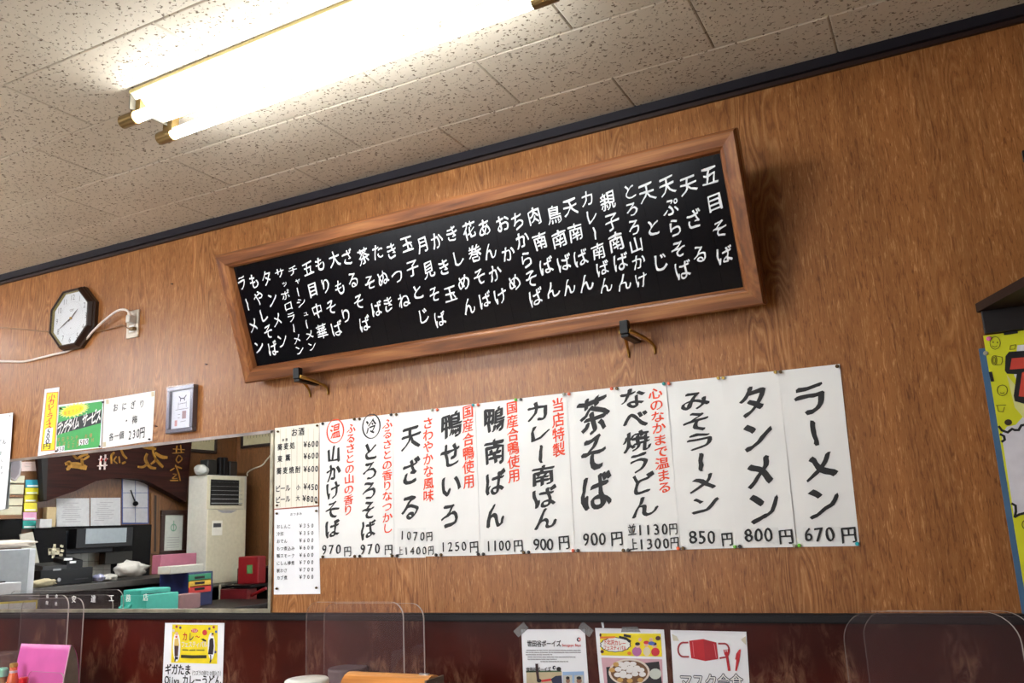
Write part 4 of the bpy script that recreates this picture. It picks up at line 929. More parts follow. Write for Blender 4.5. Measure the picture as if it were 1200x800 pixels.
# steel and black kitchen recess
lbox('range_recess', XL + .02, .015, (41, 617.5), (175.5, 690), mat('recess_black', (9, 8, 9), .7, spec=.2), None, label='black kitchen recess behind the register, in the mirror', cat='kitchen recess')
rt = empty('tiled_splashback', (XL + .03, L(105, 675, XL + .03).y, L(105, 675, XL + .03).z), 'pale tiled splashback behind the register, in the mirror', 'tiles')
for j in range(3):
    for i in range(6):
        xa = 79 + i * 8.7; ya = 647.5 + j * 10.2
        lflat('tile', [(xa, ya), (xa + 8.3, ya - .3), (xa + 8.3, ya + 9.6), (xa, ya + 9.8)], XL + .035, mat('grey_tile', (140, 138, 126), .35), rt, .01)
lbox('steel_hood', -6.40, .06, (79, 622), (133, 646), mat('hood_grey', (52, 56, 62), .5, .2), None, .004, label='grey steel hood above the tiles, in the mirror', cat='range hood')
o = lbox('television', -6.28, .1, (91.5, 619), (156.5, 639.5), M_BLACK, None, .005, label='black edged television with a pale blank screen, in the mirror', cat='television')
lbox('screen', -6.277, .002, (102.5, 619.3), (149, 635), mat('pale_screen', (138, 146, 152), .4), o)
lbox('dark_cabinet', -6.36, .08, (125, 647), (156, 659), mat('olive_dark', (34, 32, 26), .6), None, .004, label='dark olive box under the television, in the mirror', cat='cabinet')
# black banner with white mark
o = lflat('black_banner', [(41, 620), (79, 621), (78.5, 664), (49, 664)], -6.30, mat('banner_black', (8, 7, 9), .8, spec=.2), None, .01, label='black cloth banner with a cream character, in the mirror', cat='banner')
g8 = lambda x, y: (40 + x / 8.89, 630 + y / 8.89)
lstrokes('cream_mark', [([g8(168, 125), g8(270, 120)], 1.3), ([g8(172, 160), g8(268, 158)], 1.3), ([g8(175, 115), g8(178, 170)], 1.3), ([g8(265, 112), g8(262, 168)], 1.3), ([g8(228, 70), g8(212, 205)], 1.4), ([g8(305, 80), g8(300, 92)], 1.6), ([g8(308, 125), g8(304, 142)], 1.6), ([g8(296, 170), g8(294, 184)], 1.6)], -6.293, .0085, mat('cream_mark', (206, 196, 168), .6), o)
# cash register
rg = empty('cash_register', (-6.1, L(80, 685, -5.98).y, zk), 'black cash register on the dark counter, in the mirror', 'cash register')
Xr = -5.98
a = L(49, 668, Xr); b = L(109.5, 684, Xr); 
bx('cash_drawer', Xr - .2, Xr, b.y, a.y, zk + .002, a.z, M_BLACK, rg, .006)
obj('drawer_lock', *tube_geo([L(69.5, 679, Xr - .001), L(69.5, 679, Xr) + Vector((.012, 0, 0))], .014, 14), M_STEEL, rg)
bx('drawer_seam', Xr, Xr + .002, b.y + .04, a.y - .28, a.z - .085, a.z - .08, mat('seam_grey', (44, 44, 46), .4), rg)
c_ = L(50, 660, Xr - .05); d_ = L(78, 663, Xr - .05)
V, F = box_geo(Xr - .19, Xr - .03, d_.y, c_.y, a.z, a.z + .025); V = [v + Vector((0, 0, .025 if (v.z > a.z + .01 and v.x < Xr - .08) else 0)) for v in V]
obj('keyboard', V, F, mat('dark_keys', (40, 40, 40), .4), rg)
e_ = L(78, 655, Xr - .05); g_ = L(96, 663, Xr - .05)
V, F = box_geo(Xr - .19, Xr - .03, g_.y, e_.y, a.z, a.z + .055); V = [v + Vector((0, 0, .03 if (v.z > a.z + .01 and v.x < Xr - .1) else 0)) for v in V]
obj('receipt_printer', V, F, M_BLACK, rg)
for (TL, BR) in (((78.5, 653.8), (86, 656)), ((83.5, 657.3), (90.5, 659.3))): lbox('white_label', Xr - .02, .02, TL, BR, M_PAPER2, rg)
lbox('white_label', Xr + .001, .001, (64, 666.2), (73, 667.8), M_GREYPL, rg)
lump('cleaning_cloth', (-5.91, L(51, 684, -5.91).y, zk + .03), (.03, .10, .03), mat('tan_cloth', (168, 156, 126), .9), 'crumpled tan cloth beside the register, in the mirror', 'cloth', 5)
lump('plastic_bag', (-6.02, L(154, 672, -6.02).y, zk + .075), (.10, .14, .07), mat('white_bag', (176, 172, 166), .6), 'white crumpled bag on the dark counter, in the mirror', 'plastic bag', 8)
lump('folded_towel', (-6.02, L(130, 675, -6.02).y, zk + .025), (.06, .055, .03), mat('pale_towel', (172, 168, 160), .9), 'pale towel beside the white bag, in the mirror', 'towel', 2)
lump('wet_wipe_pack', (-6.0, L(116.5, 677, -6.0).y, zk + .03), (.06, .035, .03), mat('bluish_pack', (150, 152, 180), .5), 'bluish white pack right of the register, in the mirror', 'pack', 11)
# box and pack left of the notices
lbox('beige_box', XL + .06, .055, (57, 594), (66.5, 617), mat('beige_card', (168, 148, 112), .7), None, .004, label='beige card box pinned below the sign end, in the mirror', cat='box')
lbox('paper_pack', XL + .12, .05, (48.5, 608), (62, 618), mat('white_pack', (180, 180, 182), .6), None, .004, label='white paper pack next to the beige box, in the mirror', cat='pack')
lflat('paper_board', [(25, 626), (40, 623), (48, 661), (42, 666), (30, 660)], -6.2, mat('board_white', (172, 168, 156), .6), None, .01, label='leaning pale board behind the white freezer, in the mirror', cat='board')
# white freezer
fz = empty('white_freezer', (-5.9, L(10, 690, -5.5).y, 0), 'white freezer with a grey door at the left of the mirror', 'freezer')
a = L(-30, 641, -5.55); b = L(42, 690, -5.55)
bx('cabinet', -6.15, -5.56, b.y, a.y, 0, b.z + (L(20, 641, -5.55).z - L(20, 690, -5.55).z), mat('freezer_white', (196, 200, 208), .4), fz, .01)
lbox('door_panel', -5.55, .012, (-30, 646), (31.5, 715), mat('freezer_grey', (150, 156, 162), .4), fz, .003)
lbox('tray_table', -5.1, .3, (-30, 686), (26.5, 694.5), mat('tray_white', (204, 206, 212), .4), None, .006, label='white tray shelf in front of the freezer, in the mirror', cat='tray')
lbox('black_phone', -5.2, .05, (-6, 681.5), (8.5, 685.8), M_BLACK, None, .006, label='black handset on the white tray shelf, in the mirror', cat='handset')
lump('white_towel', (-5.75, L(8, 640, -5.75).y, L(20, 641, -5.55).z + .02), (.1, .2, .03), mat('towel_white', (190, 180, 168), .9), 'folded towel on top of the white freezer, in the mirror', 'towel', 6)
# low table carrying boxes
zt2 = .69
lt = empty('low_table', (-5.3, -2.6, 0), 'low dark side table under the boxes, in the mirror', 'table')
bx('table_top', -5.78, -4.95, -3.26, -1.9, zt2 - .03, zt2, mat('low_table_dark', (20, 11, 10), .5, spec=.3), lt, .004)
for x, y_ in ((-5.72, -3.2), (-5.0, -3.2), (-5.72, -1.95), (-5.0, -1.95)): bx('leg', x - .025, x + .025, y_ - .025, y_ + .025, 0, zt2 - .03, mat('low_table_dark', (20, 11, 10), .5, spec=.3), lt)
def tbox(name, X, dep, TL, BR, m, lab, cat, z0=None, bev=.006):
    a = L(*TL, X); b = L(*BR, X); zz = zt2 if z0 is None else z0
    return bx(name, X - dep, X, b.y, a.y, zz + .001, max(a.z, zz + .03), m, None, bev, label=lab, cat=cat)
M_TURQ = mat('turquoise_plastic', (64, 176, 160), .4)
o = tbox('turquoise_case', -5.05, .26, (173, 697), (210, 714), M_TURQ, 'turquoise plastic case on the low table, in the mirror', 'case')
a = L(173, 697, -5.05); b = L(210, 714, -5.05); 
bx('case_lid', -5.30, -5.12, b.y + .01, a.y - .01, a.z - .005, a.z + .035, mat('turquoise_lid', (58, 164, 150), .4), o, .01)
bx('lid_groove', -5.13, -5.1, b.y + .03, a.y - .03, a.z - .001, a.z + .004, M_BLACK, o)
obj('handle', *tube_geo(smooth_path([(-5.2, a.y + .001, zt2 + .09), (-5.2, a.y + .035, zt2 + .07), (-5.27, a.y + .035, zt2 + .07), (-5.27, a.y + .001, zt2 + .09)], 4), .009, 8), M_TURQ, o)
Xd = -5.45
dr = empty('drawer_unit', (Xd - .15, L(236, 697, Xd).y, zt2), 'navy desk drawer unit with green, yellow and red drawers, in the mirror', 'drawer unit')
a = L(222, 671, Xd); b = L(250, 696, Xd)
bx('case_body', Xd - .32, Xd, b.y, a.y, zt2 + .001, a.z, mat('navy_plastic', (28, 36, 84), .4), dr, .004)
for nm, rgb, t_, b__ in (('green_drawer', (20, 130, 90), 673.3, 679), ('yellow_drawer', (226, 180, 50), 679.8, 685.8), ('red_drawer', (206, 52, 44), 686.6, 692.3)):
    d1 = lbox('drawer', Xd + .012, .012, (223.3, t_), (248.3, b__), mat(nm, rgb, .4), dr, .002)
    lbox('pull', Xd + .016, .004, (230, t_ + 2), (241, t_ + 3.6), M_BLACK, d1)
lbox('white_label', Xd + .002, .002, (212.5, 673), (220, 680), M_GREYPL, dr) if False else None
za = a.z
tbox('pink_folder_box', Xd - .18, .1, (190, 650), (231, 668), mat('dusty_pink', (152, 84, 104), .6), 'dusty pink file box behind the paper stack, in the mirror', 'file box', z0=za)
bx('paper_stack', Xd - .16, Xd - .02, L(242, 665, Xd).y, L(203, 665, Xd).y, za + .001, za + .06, mat('paper_stack_white', (182, 180, 170), .7), None, .006, label='white paper pack on the coloured drawer unit, in the mirror', cat='paper pack')
tbox('pink_box', -5.3, .12, (212, 697), (236, 711), mat('dull_pink', (142, 104, 104), .6), 'dull pink box on the low table, in the mirror', 'box')
# red tins near the rear wall, on a black cabinet
Yk = -3.62
a = RW(290, 688, Yk); b = RW(320, 715, Yk)
bx('black_cabinet', a.x - .12, b.x, YR + .005, Yk, 0, RW(300, 665, Yk).z, mat('cabinet_black', (11, 8, 9), .5, spec=.3), None, .004, label='black cabinet against the rear wall, in the mirror', cat='cabinet')
kz = RW(300, 665, Yk).z
st = empty('black_stand', (RW(285, 700, -3.42).x, -3.42, 0), 'black stand under the red tins, in the mirror', 'stand')
p1 = RW(280, 652, -3.42); p2 = RW(303, 684, -3.42); p3 = RW(259, 690, -3.3); p4 = RW(290, 713, -3.3)
bx('stand_shelf', p1.x - .02, p2.x + .03, -3.55, -3.3, p2.z - .02, p2.z, M_BLACK, st)
bx('stand_post', p2.x - .02, p2.x + .02, -3.55, -3.51, 0, p2.z - .02, M_BLACK, st)
M_TIN = mat('red_tin', (122, 16, 22), .4)
o = bx('red_tin', p1.x, p2.x, -3.52, -3.42, p2.z + .001, p1.z, M_TIN, None, .012, label='upright red tin with a green label, in the mirror', cat='tin')
gx = (p1.x + p2.x) / 2; bx('green_label', gx - .01, gx + .055, -3.42, -3.418, p2.z + .09, p2.z + .165, mat('green_label', (70, 130, 70), .6), o)
o = bx('red_box', p3.x, p4.x, -3.42, -3.3, p4.z + .001, p3.z, mat('dark_red_box', (92, 10, 16), .5), None, .008, label='dark red box with a handle below the red tin, in the mirror', cat='box')
obj('handle', *tube_geo([(p4.x - .01, -3.36, p3.z - .06), (p4.x + .16, -3.36, p3.z - .0)], .014, 8), M_TIN, o)
bx('stand_shelf', p3.x - .02, p4.x + .05, -3.55, -3.28, p4.z - .02, p4.z, M_BLACK, st)
bx('stand_post', p3.x, p3.x + .03, -3.4, -3.36, 0, p4.z - .02, M_BLACK, st)
# sign board with a yellow border near the mirror's left bottom
zq = empty('counter_sign', (-4.6, L(20, 716, -4.6).y, zt2), 'yellow bordered white card stand at the bottom left of the mirror', 'sign')
lflat('card', [(-20, 706.5), (46, 702.5), (45, 722), (-20, 722)], -4.6, mat('sign_yellow', (206, 186, 60), .5), zq, .01)
lflat('card_face', [(-20, 708.5), (44, 705), (43.4, 722), (-20, 722)], -4.599, mat('sign_white', (196, 196, 192), .5), zq, .002)
lflat('clear_backing', [(-20, 698), (48.5, 694), (48, 722), (-20, 722)], -4.64, clear_mat('grey_film', (.6, .58, .58), .3, (150, 140, 140), .2), zq, .004)
bx('card_foot', -4.7, -4.55, L(46, 716, -4.6).y, L(-20, 716, -4.6).y, 0, L(20, 722, -4.6).z, mat('sign_base_dark', (46, 34, 32), .5), zq)
# white rimmed fan seen in the mirror just under its top edge
fa_ = lflat('hanging_fan', [(10, 528), (27, 528), (27.2, 548), (25.5, 557), (20, 563.5), (15, 561), (10, 556)], -5.0, mat('fan_white', (226, 226, 234), .6), None, .012, label='white rimmed fan hanging at the top left of the mirror', cat='fan')
lflat('fan_face', [(10, 528), (25, 528), (25.2, 547), (23.8, 555), (19.6, 561), (15, 559), (10, 553)], -4.998, mat('fan_grey', (170, 168, 182), .6), fa_, .002)
obj('fan_string', *tube_geo([L(20, 529, -5.0), Vector((-4.86, L(20, 529, -5.0).y - .12, zc(-4.9) - .001))], .003, 6), M_WHITE, fa_)

# ================================================================== right side: blue panel, yellow poster, shelf
bl = bx('blue_panel', W(1147, 411)[0], .62, -.006, -.0005, .78, W(1147, 409)[1], mat('blue_board', (74, 112, 148), .35), None, 0, label='blue glossy board on the wall behind the yellow poster', cat='board')
TLp = W(1151.5, 392, .008)
o, f = sheet('yellow_poster', ((1152, 394), (1330, 370), (1385, 800), (1218, 800)), mat('acid_yellow_paper', (222, 224, 34), .5, var=.02), 'large acid yellow poster with red outlined letters at the right edge', 'poster', off=.0075, wave=.0002, nv=10)
q = ((1150, 380), 13.33); qq = ((1130, 320), 4.444)
fl = lambda d, f=f: (lambda u, v, li=0: f(u, v, li) + Vector((0, -d, 0)))
patch('white_print', [(1173.5, 509), (1180, 500), (1190, 498), (1198, 489), (1222, 484), (1246, 598), (1206, 598), (1195, 603), (1188, 604)], f, mat('poster_white', (226, 224, 232), .5), o)
patch('white_print', [(1192, 405), (1236, 401), (1246, 484), (1205, 470), (1188, 440)], f, mat('poster_white', (226, 224, 232), .5), o)
patch('pale_ray', [C(qq, 220, 530), C(qq, 268, 590), C(qq, 312, 640), C(qq, 312, 760), C(qq, 262, 700)], f, mat('pale_ray', (228, 228, 150), .5), o, lift=.0002)
patch('black_outline', [C(qq, 232, 412), C(qq, 330, 405), C(qq, 340, 690), C(qq, 262, 668), C(qq, 256, 640), C(qq, 272, 528), C(qq, 222, 526), C(qq, 210, 510), C(qq, 214, 434)], f, M_INK, o, lift=.0003)
patch('red_letter', [C(qq, 246, 446), C(qq, 345, 438), C(qq, 350, 650), C(qq, 282, 643), C(qq, 300, 520), C(qq, 345, 500), C(qq, 345, 496), C(qq, 236, 504)], f, mat('poster_red', (214, 74, 58), .5), o, lift=.0005)
lines = []
def wl(pts, qx=qq): return [W(*C(qx, *p)) for p in pts]
def circ(cx, cy, rx, ry, n=12, a0=0, a1=6.283): return [(cx + rx * math.cos(a0 + (a1 - a0) * k / n), cy + ry * math.sin(a0 + (a1 - a0) * k / n)) for k in range(n + 1)]
lines += [wl(circ(160, 366, 27, 33)), wl(circ(158, 378, 12, 8, 6, .3, 2.8)), wl(circ(150, 362, 2, 3, 4)), wl(circ(172, 364, 2, 3, 4))]
lines += [wl(circ(155, 456, 14, 24)), wl(circ(155, 456, 7, 16)), wl([(160, 432), (196, 440), (198, 462), (190, 478), (160, 480)])]
lines += [wl(circ(197, 612, 27, 28)), wl(circ(197, 600, 24, 14, 8, 3.4, 6.1)), wl(circ(196, 622, 10, 6, 6, .2, 2.9))]
lines += [wl([(170, 690), (176, 720), (200, 724), (208, 700)]), wl([(165, 690), (215, 688)]), wl([(236, 400), (262, 398), (268, 375), (240, 380), (236, 400)])]
strokes('doodle', lines, fl(.0004), .0016, mat('doodle_olive', (110, 108, 20), .7), o)
def scal(cx, cy, r, n=5): return [C(qq, *p) for p in circ(cx, cy, r, r * .8, 14)]
for cx, cy in ((228, 778),): patch('burger_print', scal(cx, cy, 20), f, mat('burger_brown', (60, 46, 20), .6), o, lift=.0003)
blk = [wl([(136, 520), (145, 562)]), wl([(210, 318), (240, 314), (272, 309)])]
strokes('black_mark', blk, fl(.0004), .007, M_INK, o)
qr = ((1130, 500), 4.444)
strokes('wavy_outline', [wl([(180, 0), (195, 20), (225, 30), (248, 12), (262, 18), (282, 18), (296, -6), (315, -10)], qr), wl([(188, 40), (206, 50), (210, 68), (196, 78)], qr), wl([(248, 400), (266, 410), (268, 440), (262, 468), (285, 456), (315, 448)], qr)], fl(.0004), .0055, M_INK, o)
strokes('doodle', [wl(circ(312, 508, 12, 20, 10), qr)], fl(.0004), .002, mat('doodle_olive', (110, 108, 20), .7), o)
pin(*C(q, 118, 222), 'pink', 'pink push pin at the top left corner of the yellow poster', .0062)
pin(*C(q, 68, 450), 'grey', 'grey push pin on the left edge of the yellow poster', .006)
# dark shelf with cleat
sh = empty('wall_shelf', (.35, 0, 1.66), 'dark brown wall shelf above the yellow poster', 'shelf')
a = W(1143.5, 366); zs0 = a[1] - .002
def shp(px, py, z): p = at(px, py, 2, z); return p
e1 = shp(1143.5, 375, zs0); e2 = shp(1202, 335, zs0)
xw = e1.x; 
poly = [(W(1147, 372)[0], -.0005), (e1.x, e1.y if e1.y < -.001 else -.01), (e2.x, e2.y), (e2.x + .5, e2.y - .05), (.95, -.0005)]
obj('shelf_board', *prism_geo(poly, lambda u, v, h: Vector((u, v, zs0 + h)), .022), mat('shelf_dark', (40, 24, 18), .55, var=.15, spec=.3), sh)
cA = at(1151, 373, 1, -.02); cB = at(1152.5, 391, 1, -.02)
bx('shelf_cleat', cA.x, .9, -.02, 0, cB.z, zs0, mat('cleat_black', (24, 18, 18), .5), sh, .002)
p = at(1197.5, 176, 1, -.02); p2 = at(1200, 186, 1, -.02)
o = bx('wall_plaque', p.x, p.x + .12, -.02, 0, p2.z - .003, p.z, M_BLACK, None, .002, label='black edged white plaque high at the right picture edge', cat='plaque')
bx('plaque_face', p.x + .006, p.x + .114, -.022, -.02, p2.z + .003, p.z - .006, M_PAPER2, o)

# ================================================================== notices on the lower wall
DR = .0065
o, f = sheet('curry_poster', ((195.5, 729.3), (265, 729.3), (262, 830), (191, 830)), M_PAPER2, 'white poster with a yellow curry festival picture left of the cups', 'poster', off=.008, seed=1)
fl = lambda d, f=f: (lambda u, v, li=0: f(u, v, li) + Vector((0, -d, 0)))
q = ((190, 725), 10.66)
patch('yellow_print', [C(q, 153, 65), C(q, 718, 72), C(q, 710, 556), C(q, 135, 540)], f, M_YEL, o)
lettering('red_lettering', row('カ', (310, 215), (310, 215), .03, *q, wd=.027, ht=.034) + row('〜', (468, 218), (468, 218), .024, *q), fl(.0004), mat('crimson_print', (206, 44, 34), .6), o, BOLD)
lettering('navy_lettering', row('レ', (388, 218), (388, 218), .03, *q, wd=.027, ht=.034), fl(.0004), M_NAVY, o, BOLD)
lettering('white_lettering', arow('フェスティバル', (285, 312), (565, 312), 1.2, *q), fl(.0004), mat('lilac_white', (230, 218, 220), .6), o, BOLD)
for cx, cy, rx, ry in ((430, 142, 45, 26), (556, 166, 30, 36)): patch('red_spot', [C(q, *p) for p in circ(cx, cy, rx, ry, 14)[:-1]], f, mat('spot_red', (214, 50, 60), .6), o, lift=.0003)
lettering('small_white_lettering', arow('下北沢', (405, 142), (455, 142), 1.1, *q), fl(.0006), M_WHITE, o)
strokes('slogan_bar', [[W(*C(q, 268, 462)), W(*C(q, 400, 468)), W(*C(q, 570, 466))]], fl(.0004), .011, mat('olive_black', (50, 50, 16), .6), o)
strokes('fine_print', [[W(*C(q, 280, 382)), W(*C(q, 350, 384))], [W(*C(q, 365, 385)), W(*C(q, 440, 384))], [W(*C(q, 455, 384)), W(*C(q, 550, 384))]], fl(.0004), .004, mat('olive_ink', (110, 96, 20), .6), o)
for i2, (pts, mm_) in enumerate([(circ(205, 345, 48, 185, 14)[:-1], M_PAPER2), ([(180, 245), (225, 235), (240, 330), (175, 335)], mat('cream_shirt', (228, 196, 110), .6)), ([(178, 330), (232, 330), (222, 460), (180, 462)], mat('brown_trousers', (84, 54, 46), .6)),
        ([(185, 462), (225, 470), (222, 500), (198, 500), (190, 530), (178, 528)], M_NAVY), (circ(208, 180, 20, 24, 10)[:-1], mat('skin_print', (232, 190, 160), .6)), ([(190, 210), (218, 205), (214, 232), (196, 232)], mat('spot_red', (214, 50, 60), .6)),
        (circ(640, 335, 45, 170, 14)[:-1], M_PAPER2), ([(632, 235), (665, 235), (672, 330), (662, 438), (600, 436), (615, 330), (618, 260)], mat('dress_black', (36, 22, 26), .6)), (circ(655, 195, 15, 20, 10)[:-1], mat('skin_print', (232, 190, 160), .6)), (circ(658, 182, 14, 12, 10)[:-1], M_INK), ([(626, 440), (640, 440), (642, 520), (628, 545), (618, 540), (628, 500)], M_NAVY),
        ([(510, 245), (545, 240), (578, 262), (575, 280), (540, 268)], M_INK)]):
    patch('figure_print', [C(q, *p) for p in pts], f, mm_, o, lift=.0003 + .00015 * i2)
for cx, cy, mm_ in ((168, 140, 'a'), (205, 92, 'b'), (252, 105, 'c'), (615, 118, 'c'), (668, 100, 'b'), (698, 155, 'd'), (688, 408, 'c')):
    patch('icon_print', [C(q, *p) for p in circ(cx, cy, 15, 18, 10)[:-1]], f, {'a': mat('icon_white', (226, 214, 214), .6), 'b': mat('icon_red', (170, 60, 70), .6), 'c': mat('icon_violet', (92, 80, 110), .6), 'd': mat('icon_blue', (80, 110, 190), .6)}[mm_], o, lift=.0003)
lettering('brush_lettering', arow('ギガたま', (100, 622), (345, 630), 1.15, *q) + arow('Ojiya', (82, 752), (225, 768), 2.5, *q, wf_=2.0) + arow('カレーうどん', (315, 755), (720, 765), 1.15, *q), fl(.0003), M_INK, o, BOLD)
lettering('small_lettering', arow('（ウズラの卵20個入り）', (395, 668), (765, 675), 1.4, *q, wf_=1.1), fl(.0003), M_INK, o)

def tape(pts, lb, off=.0085):
    V, F = prism_geo([W(*p) for p in pts][::-1], lambda u, v, h: Vector((u, -off - h, v)), .0003)
    obj('clear_tape', V, F, M_TAPE, None, lb, 'tape')
o, f = sheet('club_flyer', ((612.2, 736.8), (686.5, 736.5), (693, 830), (616, 830)), M_PAPER2, 'white baseball club flyer fixed with two pieces of clear tape', 'flyer', off=.0075, wave=.0002, seed=2)
fl = lambda d, f=f: (lambda u, v, li=0: f(u, v, li) + Vector((0, -d, 0)))
q = ((600, 725), 10.67)
lettering('black_lettering', arow('世田谷ボーイズ', (235, 302), (598, 302), 1.2, *q), fl(.0003), M_INK, o, BOLD)
lettering('red_lettering', arow('Setagaya Boys', (648, 322), (868, 320), 2.1, *q, wf_=1.8), fl(.0003), mat('crimson_print', (206, 44, 34), .6), o, BOLD)
patch('emblem_ring', [C(q, *p) for p in circ(848, 252, 25, 28, 16)[:-1]], f, M_NAVY, o, lift=.0002)
patch('emblem_red', [C(q, *p) for p in circ(858, 250, 16, 22, 12)[:-1]], f, mat('spot_red', (214, 50, 60), .6), o, lift=.0003)
patch('emblem_white', [C(q, *p) for p in circ(853, 252, 11, 13, 12)[:-1]], f, M_WHITE, o, lift=.0004)
ln = []
for yy, a_, b_ in ((385, 200, 870), (412, 190, 872), (440, 190, 515), (470, 215, 805), (498, 215, 570), (526, 375, 715)):
    x = a_
    while x < b_:
        e = min(b_, x + random.uniform(14, 46)); ln.append([W(*C(q, x, yy)), W(*C(q, e, yy + 1))]); x = e + random.uniform(5, 12)
strokes('fine_print', ln, fl(.0003), .0026, M_INK3, o)
patch('field_photo', [C(q, 195, 655), C(q, 635, 650), C(q, 640, 900), C(q, 200, 900)], f, mat('infield_tan', (196, 180, 146), .6), o, lift=.0001)
patch('grass_print', [C(q, 192, 640), C(q, 630, 638), C(q, 632, 655), C(q, 193, 662)], f, mat('dark_grass', (70, 96, 66), .6), o, lift=.0003)
lettering('black_lettering', arow('世田谷ボーイズ', (215, 628), (480, 622), 1.2, *q), fl(.0006), M_INK, o, BOLD)
patch('player_print', [C(q, 500, 745), C(q, 560, 705), C(q, 635, 700), C(q, 650, 900), C(q, 540, 900), C(q, 520, 790)], f, mat('jersey_navy', (36, 42, 72), .6), o, lift=.0003)
patch('sleeve_print', [C(q, 380, 755), C(q, 500, 738), C(q, 510, 765), C(q, 385, 782)], f, mat('sleeve_red', (214, 56, 56), .6), o, lift=.0005)
patch('glove_print', [C(q, *p) for p in circ(356, 764, 30, 24, 10)[:-1]], f, M_INK, o, lift=.0006)
strokes('bat_print', [[W(*C(q, 345, 760)), W(*C(q, 330, 640)), W(*C(q, 325, 565))]], fl(.0006), .009, mat('bat_brown', (60, 34, 36), .6), o)
patch('cap_print', [C(q, *p) for p in circ(600, 620, 30, 28, 12)[:-1]], f, M_INK, o, lift=.0004)
patch('emblem_ring', [C(q, *p) for p in circ(543, 603, 22, 25, 14)[:-1]], f, M_NAVY, o, lift=.0004)
patch('emblem_white', [C(q, *p) for p in circ(550, 603, 10, 12, 10)[:-1]], f, M_WHITE, o, lift=.0006)
patch('photo_panel', [C(q, 648, 655), C(q, 912, 648), C(q, 920, 900), C(q, 652, 900)], f, mat('panel_blue', (150, 182, 220), .6), o, lift=.0002)
for xa in (655, 795):
    patch('portrait_print', [C(q, xa, 698), C(q, xa + 112, 694), C(q, xa + 116, 900), C(q, xa + 2, 900)], f, mat('portrait_back', (196, 196, 188), .6), o, lift=.0004)
    patch('portrait_print', [C(q, *p) for p in circ(xa + 60, 765, 26 + (xa > 700) * 8, 34, 12)[:-1]], f, mat('portrait_skin', (150, 108, 86), .6), o, lift=.0006)
    patch('portrait_print', [C(q, *p) for p in circ(xa + 58, 730, 24 + (xa > 700) * 8, 20, 12)[:-1]], f, M_INK, o, lift=.0008)
tape([(603, 739), (615, 728), (621, 735.5), (609, 746)], 'piece of clear tape at the top left corner of the club flyer')
tape([(679, 735), (684, 727), (697, 738), (692, 746)], 'piece of clear tape at the top right corner of the club flyer')

o, f = sheet('festival_flyer', ((698.5, 735.2), (779, 737), (786, 830), (707, 830)), M_PAPER2, 'white flyer with a yellow festival picture and a bowl of egg curry', 'flyer', off=.0075, wave=.0002, seed=4)
fl = lambda d, f=f: (lambda u, v, li=0: f(u, v, li) + Vector((0, -d, 0)))
q = ((690, 700), 6)
patch('yellow_print', [C(q, 83, 248), C(q, 512, 250), C(q, 522, 412), C(q, 95, 402)], f, M_YEL, o)
cloud = []
for k in range(28):
    t = 2 * math.pi * k / 28; rr = 1 + .07 * (k % 2); cloud.append((195 + 98 * rr * math.cos(t), 328 + 46 * rr * math.sin(t)))
patch('cloud_outline', [C(q, 195 + (x - 195) * 1.07, 328 + (y_ - 328) * 1.1) for x, y_ in cloud], f, M_NAVY, o, lift=.0002)
patch('cloud_print', [C(q, *p) for p in cloud], f, M_WHITE, o, lift=.0004)
lettering('red_lettering', arow('下北沢カレー', (122, 308), (255, 318), 1.25, *q) + arow('フェスティバル', (122, 348), (262, 352), 1.3, *q), fl(.0006), mat('crimson_print', (206, 44, 34), .6), o, BOLD)
strokes('orange_print', [[W(*C(q, 90, 278)), W(*C(q, 190, 276))]], fl(.0003), .006, mat('orange_print', (240, 130, 50), .6), o)
strokes('black_print', [[W(*C(q, 225, 275)), W(*C(q, 270, 285)), W(*C(q, 298, 305))], [W(*C(q, 258, 262)), W(*C(q, 298, 270))]], fl(.0007), .007, M_INK, o)
for k, (cx, cy, rx, ry, mm_) in enumerate([(345, 375, 34, 34, 'p'), (415, 375, 26, 32, 'w'), (475, 378, 30, 30, 'r'), (350, 332, 18, 18, 's'), (412, 325, 18, 18, 's'), (468, 332, 18, 18, 's'), (350, 322, 18, 12, 'k'), (412, 312, 20, 12, 'r'), (468, 322, 16, 11, 'k'), (368, 292, 13, 14, 's'), (445, 292, 14, 14, 's'), (448, 318, 24, 14, 'b'), (494, 282, 18, 16, 'n'), (90, 260, 7, 12, 'n'), (102, 376, 12, 12, 'n'), (292, 388, 14, 12, 'o')]):
    patch('figure_print', [C(q, *p) for p in circ(cx, cy, rx, ry, 12)[:-1]], f, {'p': mat('print_mauve', (190, 110, 170), .6), 'w': mat('print_cream', (230, 220, 190), .6), 'r': mat('spot_red', (214, 50, 60), .6), 's': mat('skin_print', (232, 190, 160), .6), 'k': M_INK, 'b': mat('icon_blue', (80, 110, 190), .6), 'n': mat('print_brown', (80, 40, 44), .6), 'o': mat('orange_print', (240, 130, 50), .6)}[mm_], o, lift=.0003 + k * .00005)
patch('curry_photo', [C(q, 95, 418), C(q, 522, 430), C(q, 532, 760), C(q, 135, 760)], f, mat('photo_pink', (214, 170, 180), .6), o)
patch('photo_tray', [C(q, 130, 485), C(q, 500, 445), C(q, 522, 600), C(q, 528, 760), C(q, 150, 760)], f, mat('tray_black', (34, 30, 34), .5), o, lift=.0002)
patch('photo_bowl', [C(q, *p) for p in circ(292, 520, 145, 94, 28)[:-1]], f, mat('bowl_white', (226, 214, 200), .5), o, lift=.0004)
patch('photo_curry', [C(q, *p) for p in circ(292, 520, 130, 82, 28)[:-1]], f, mat('curry_brown', (116, 78, 44), .5), o, lift=.0006)
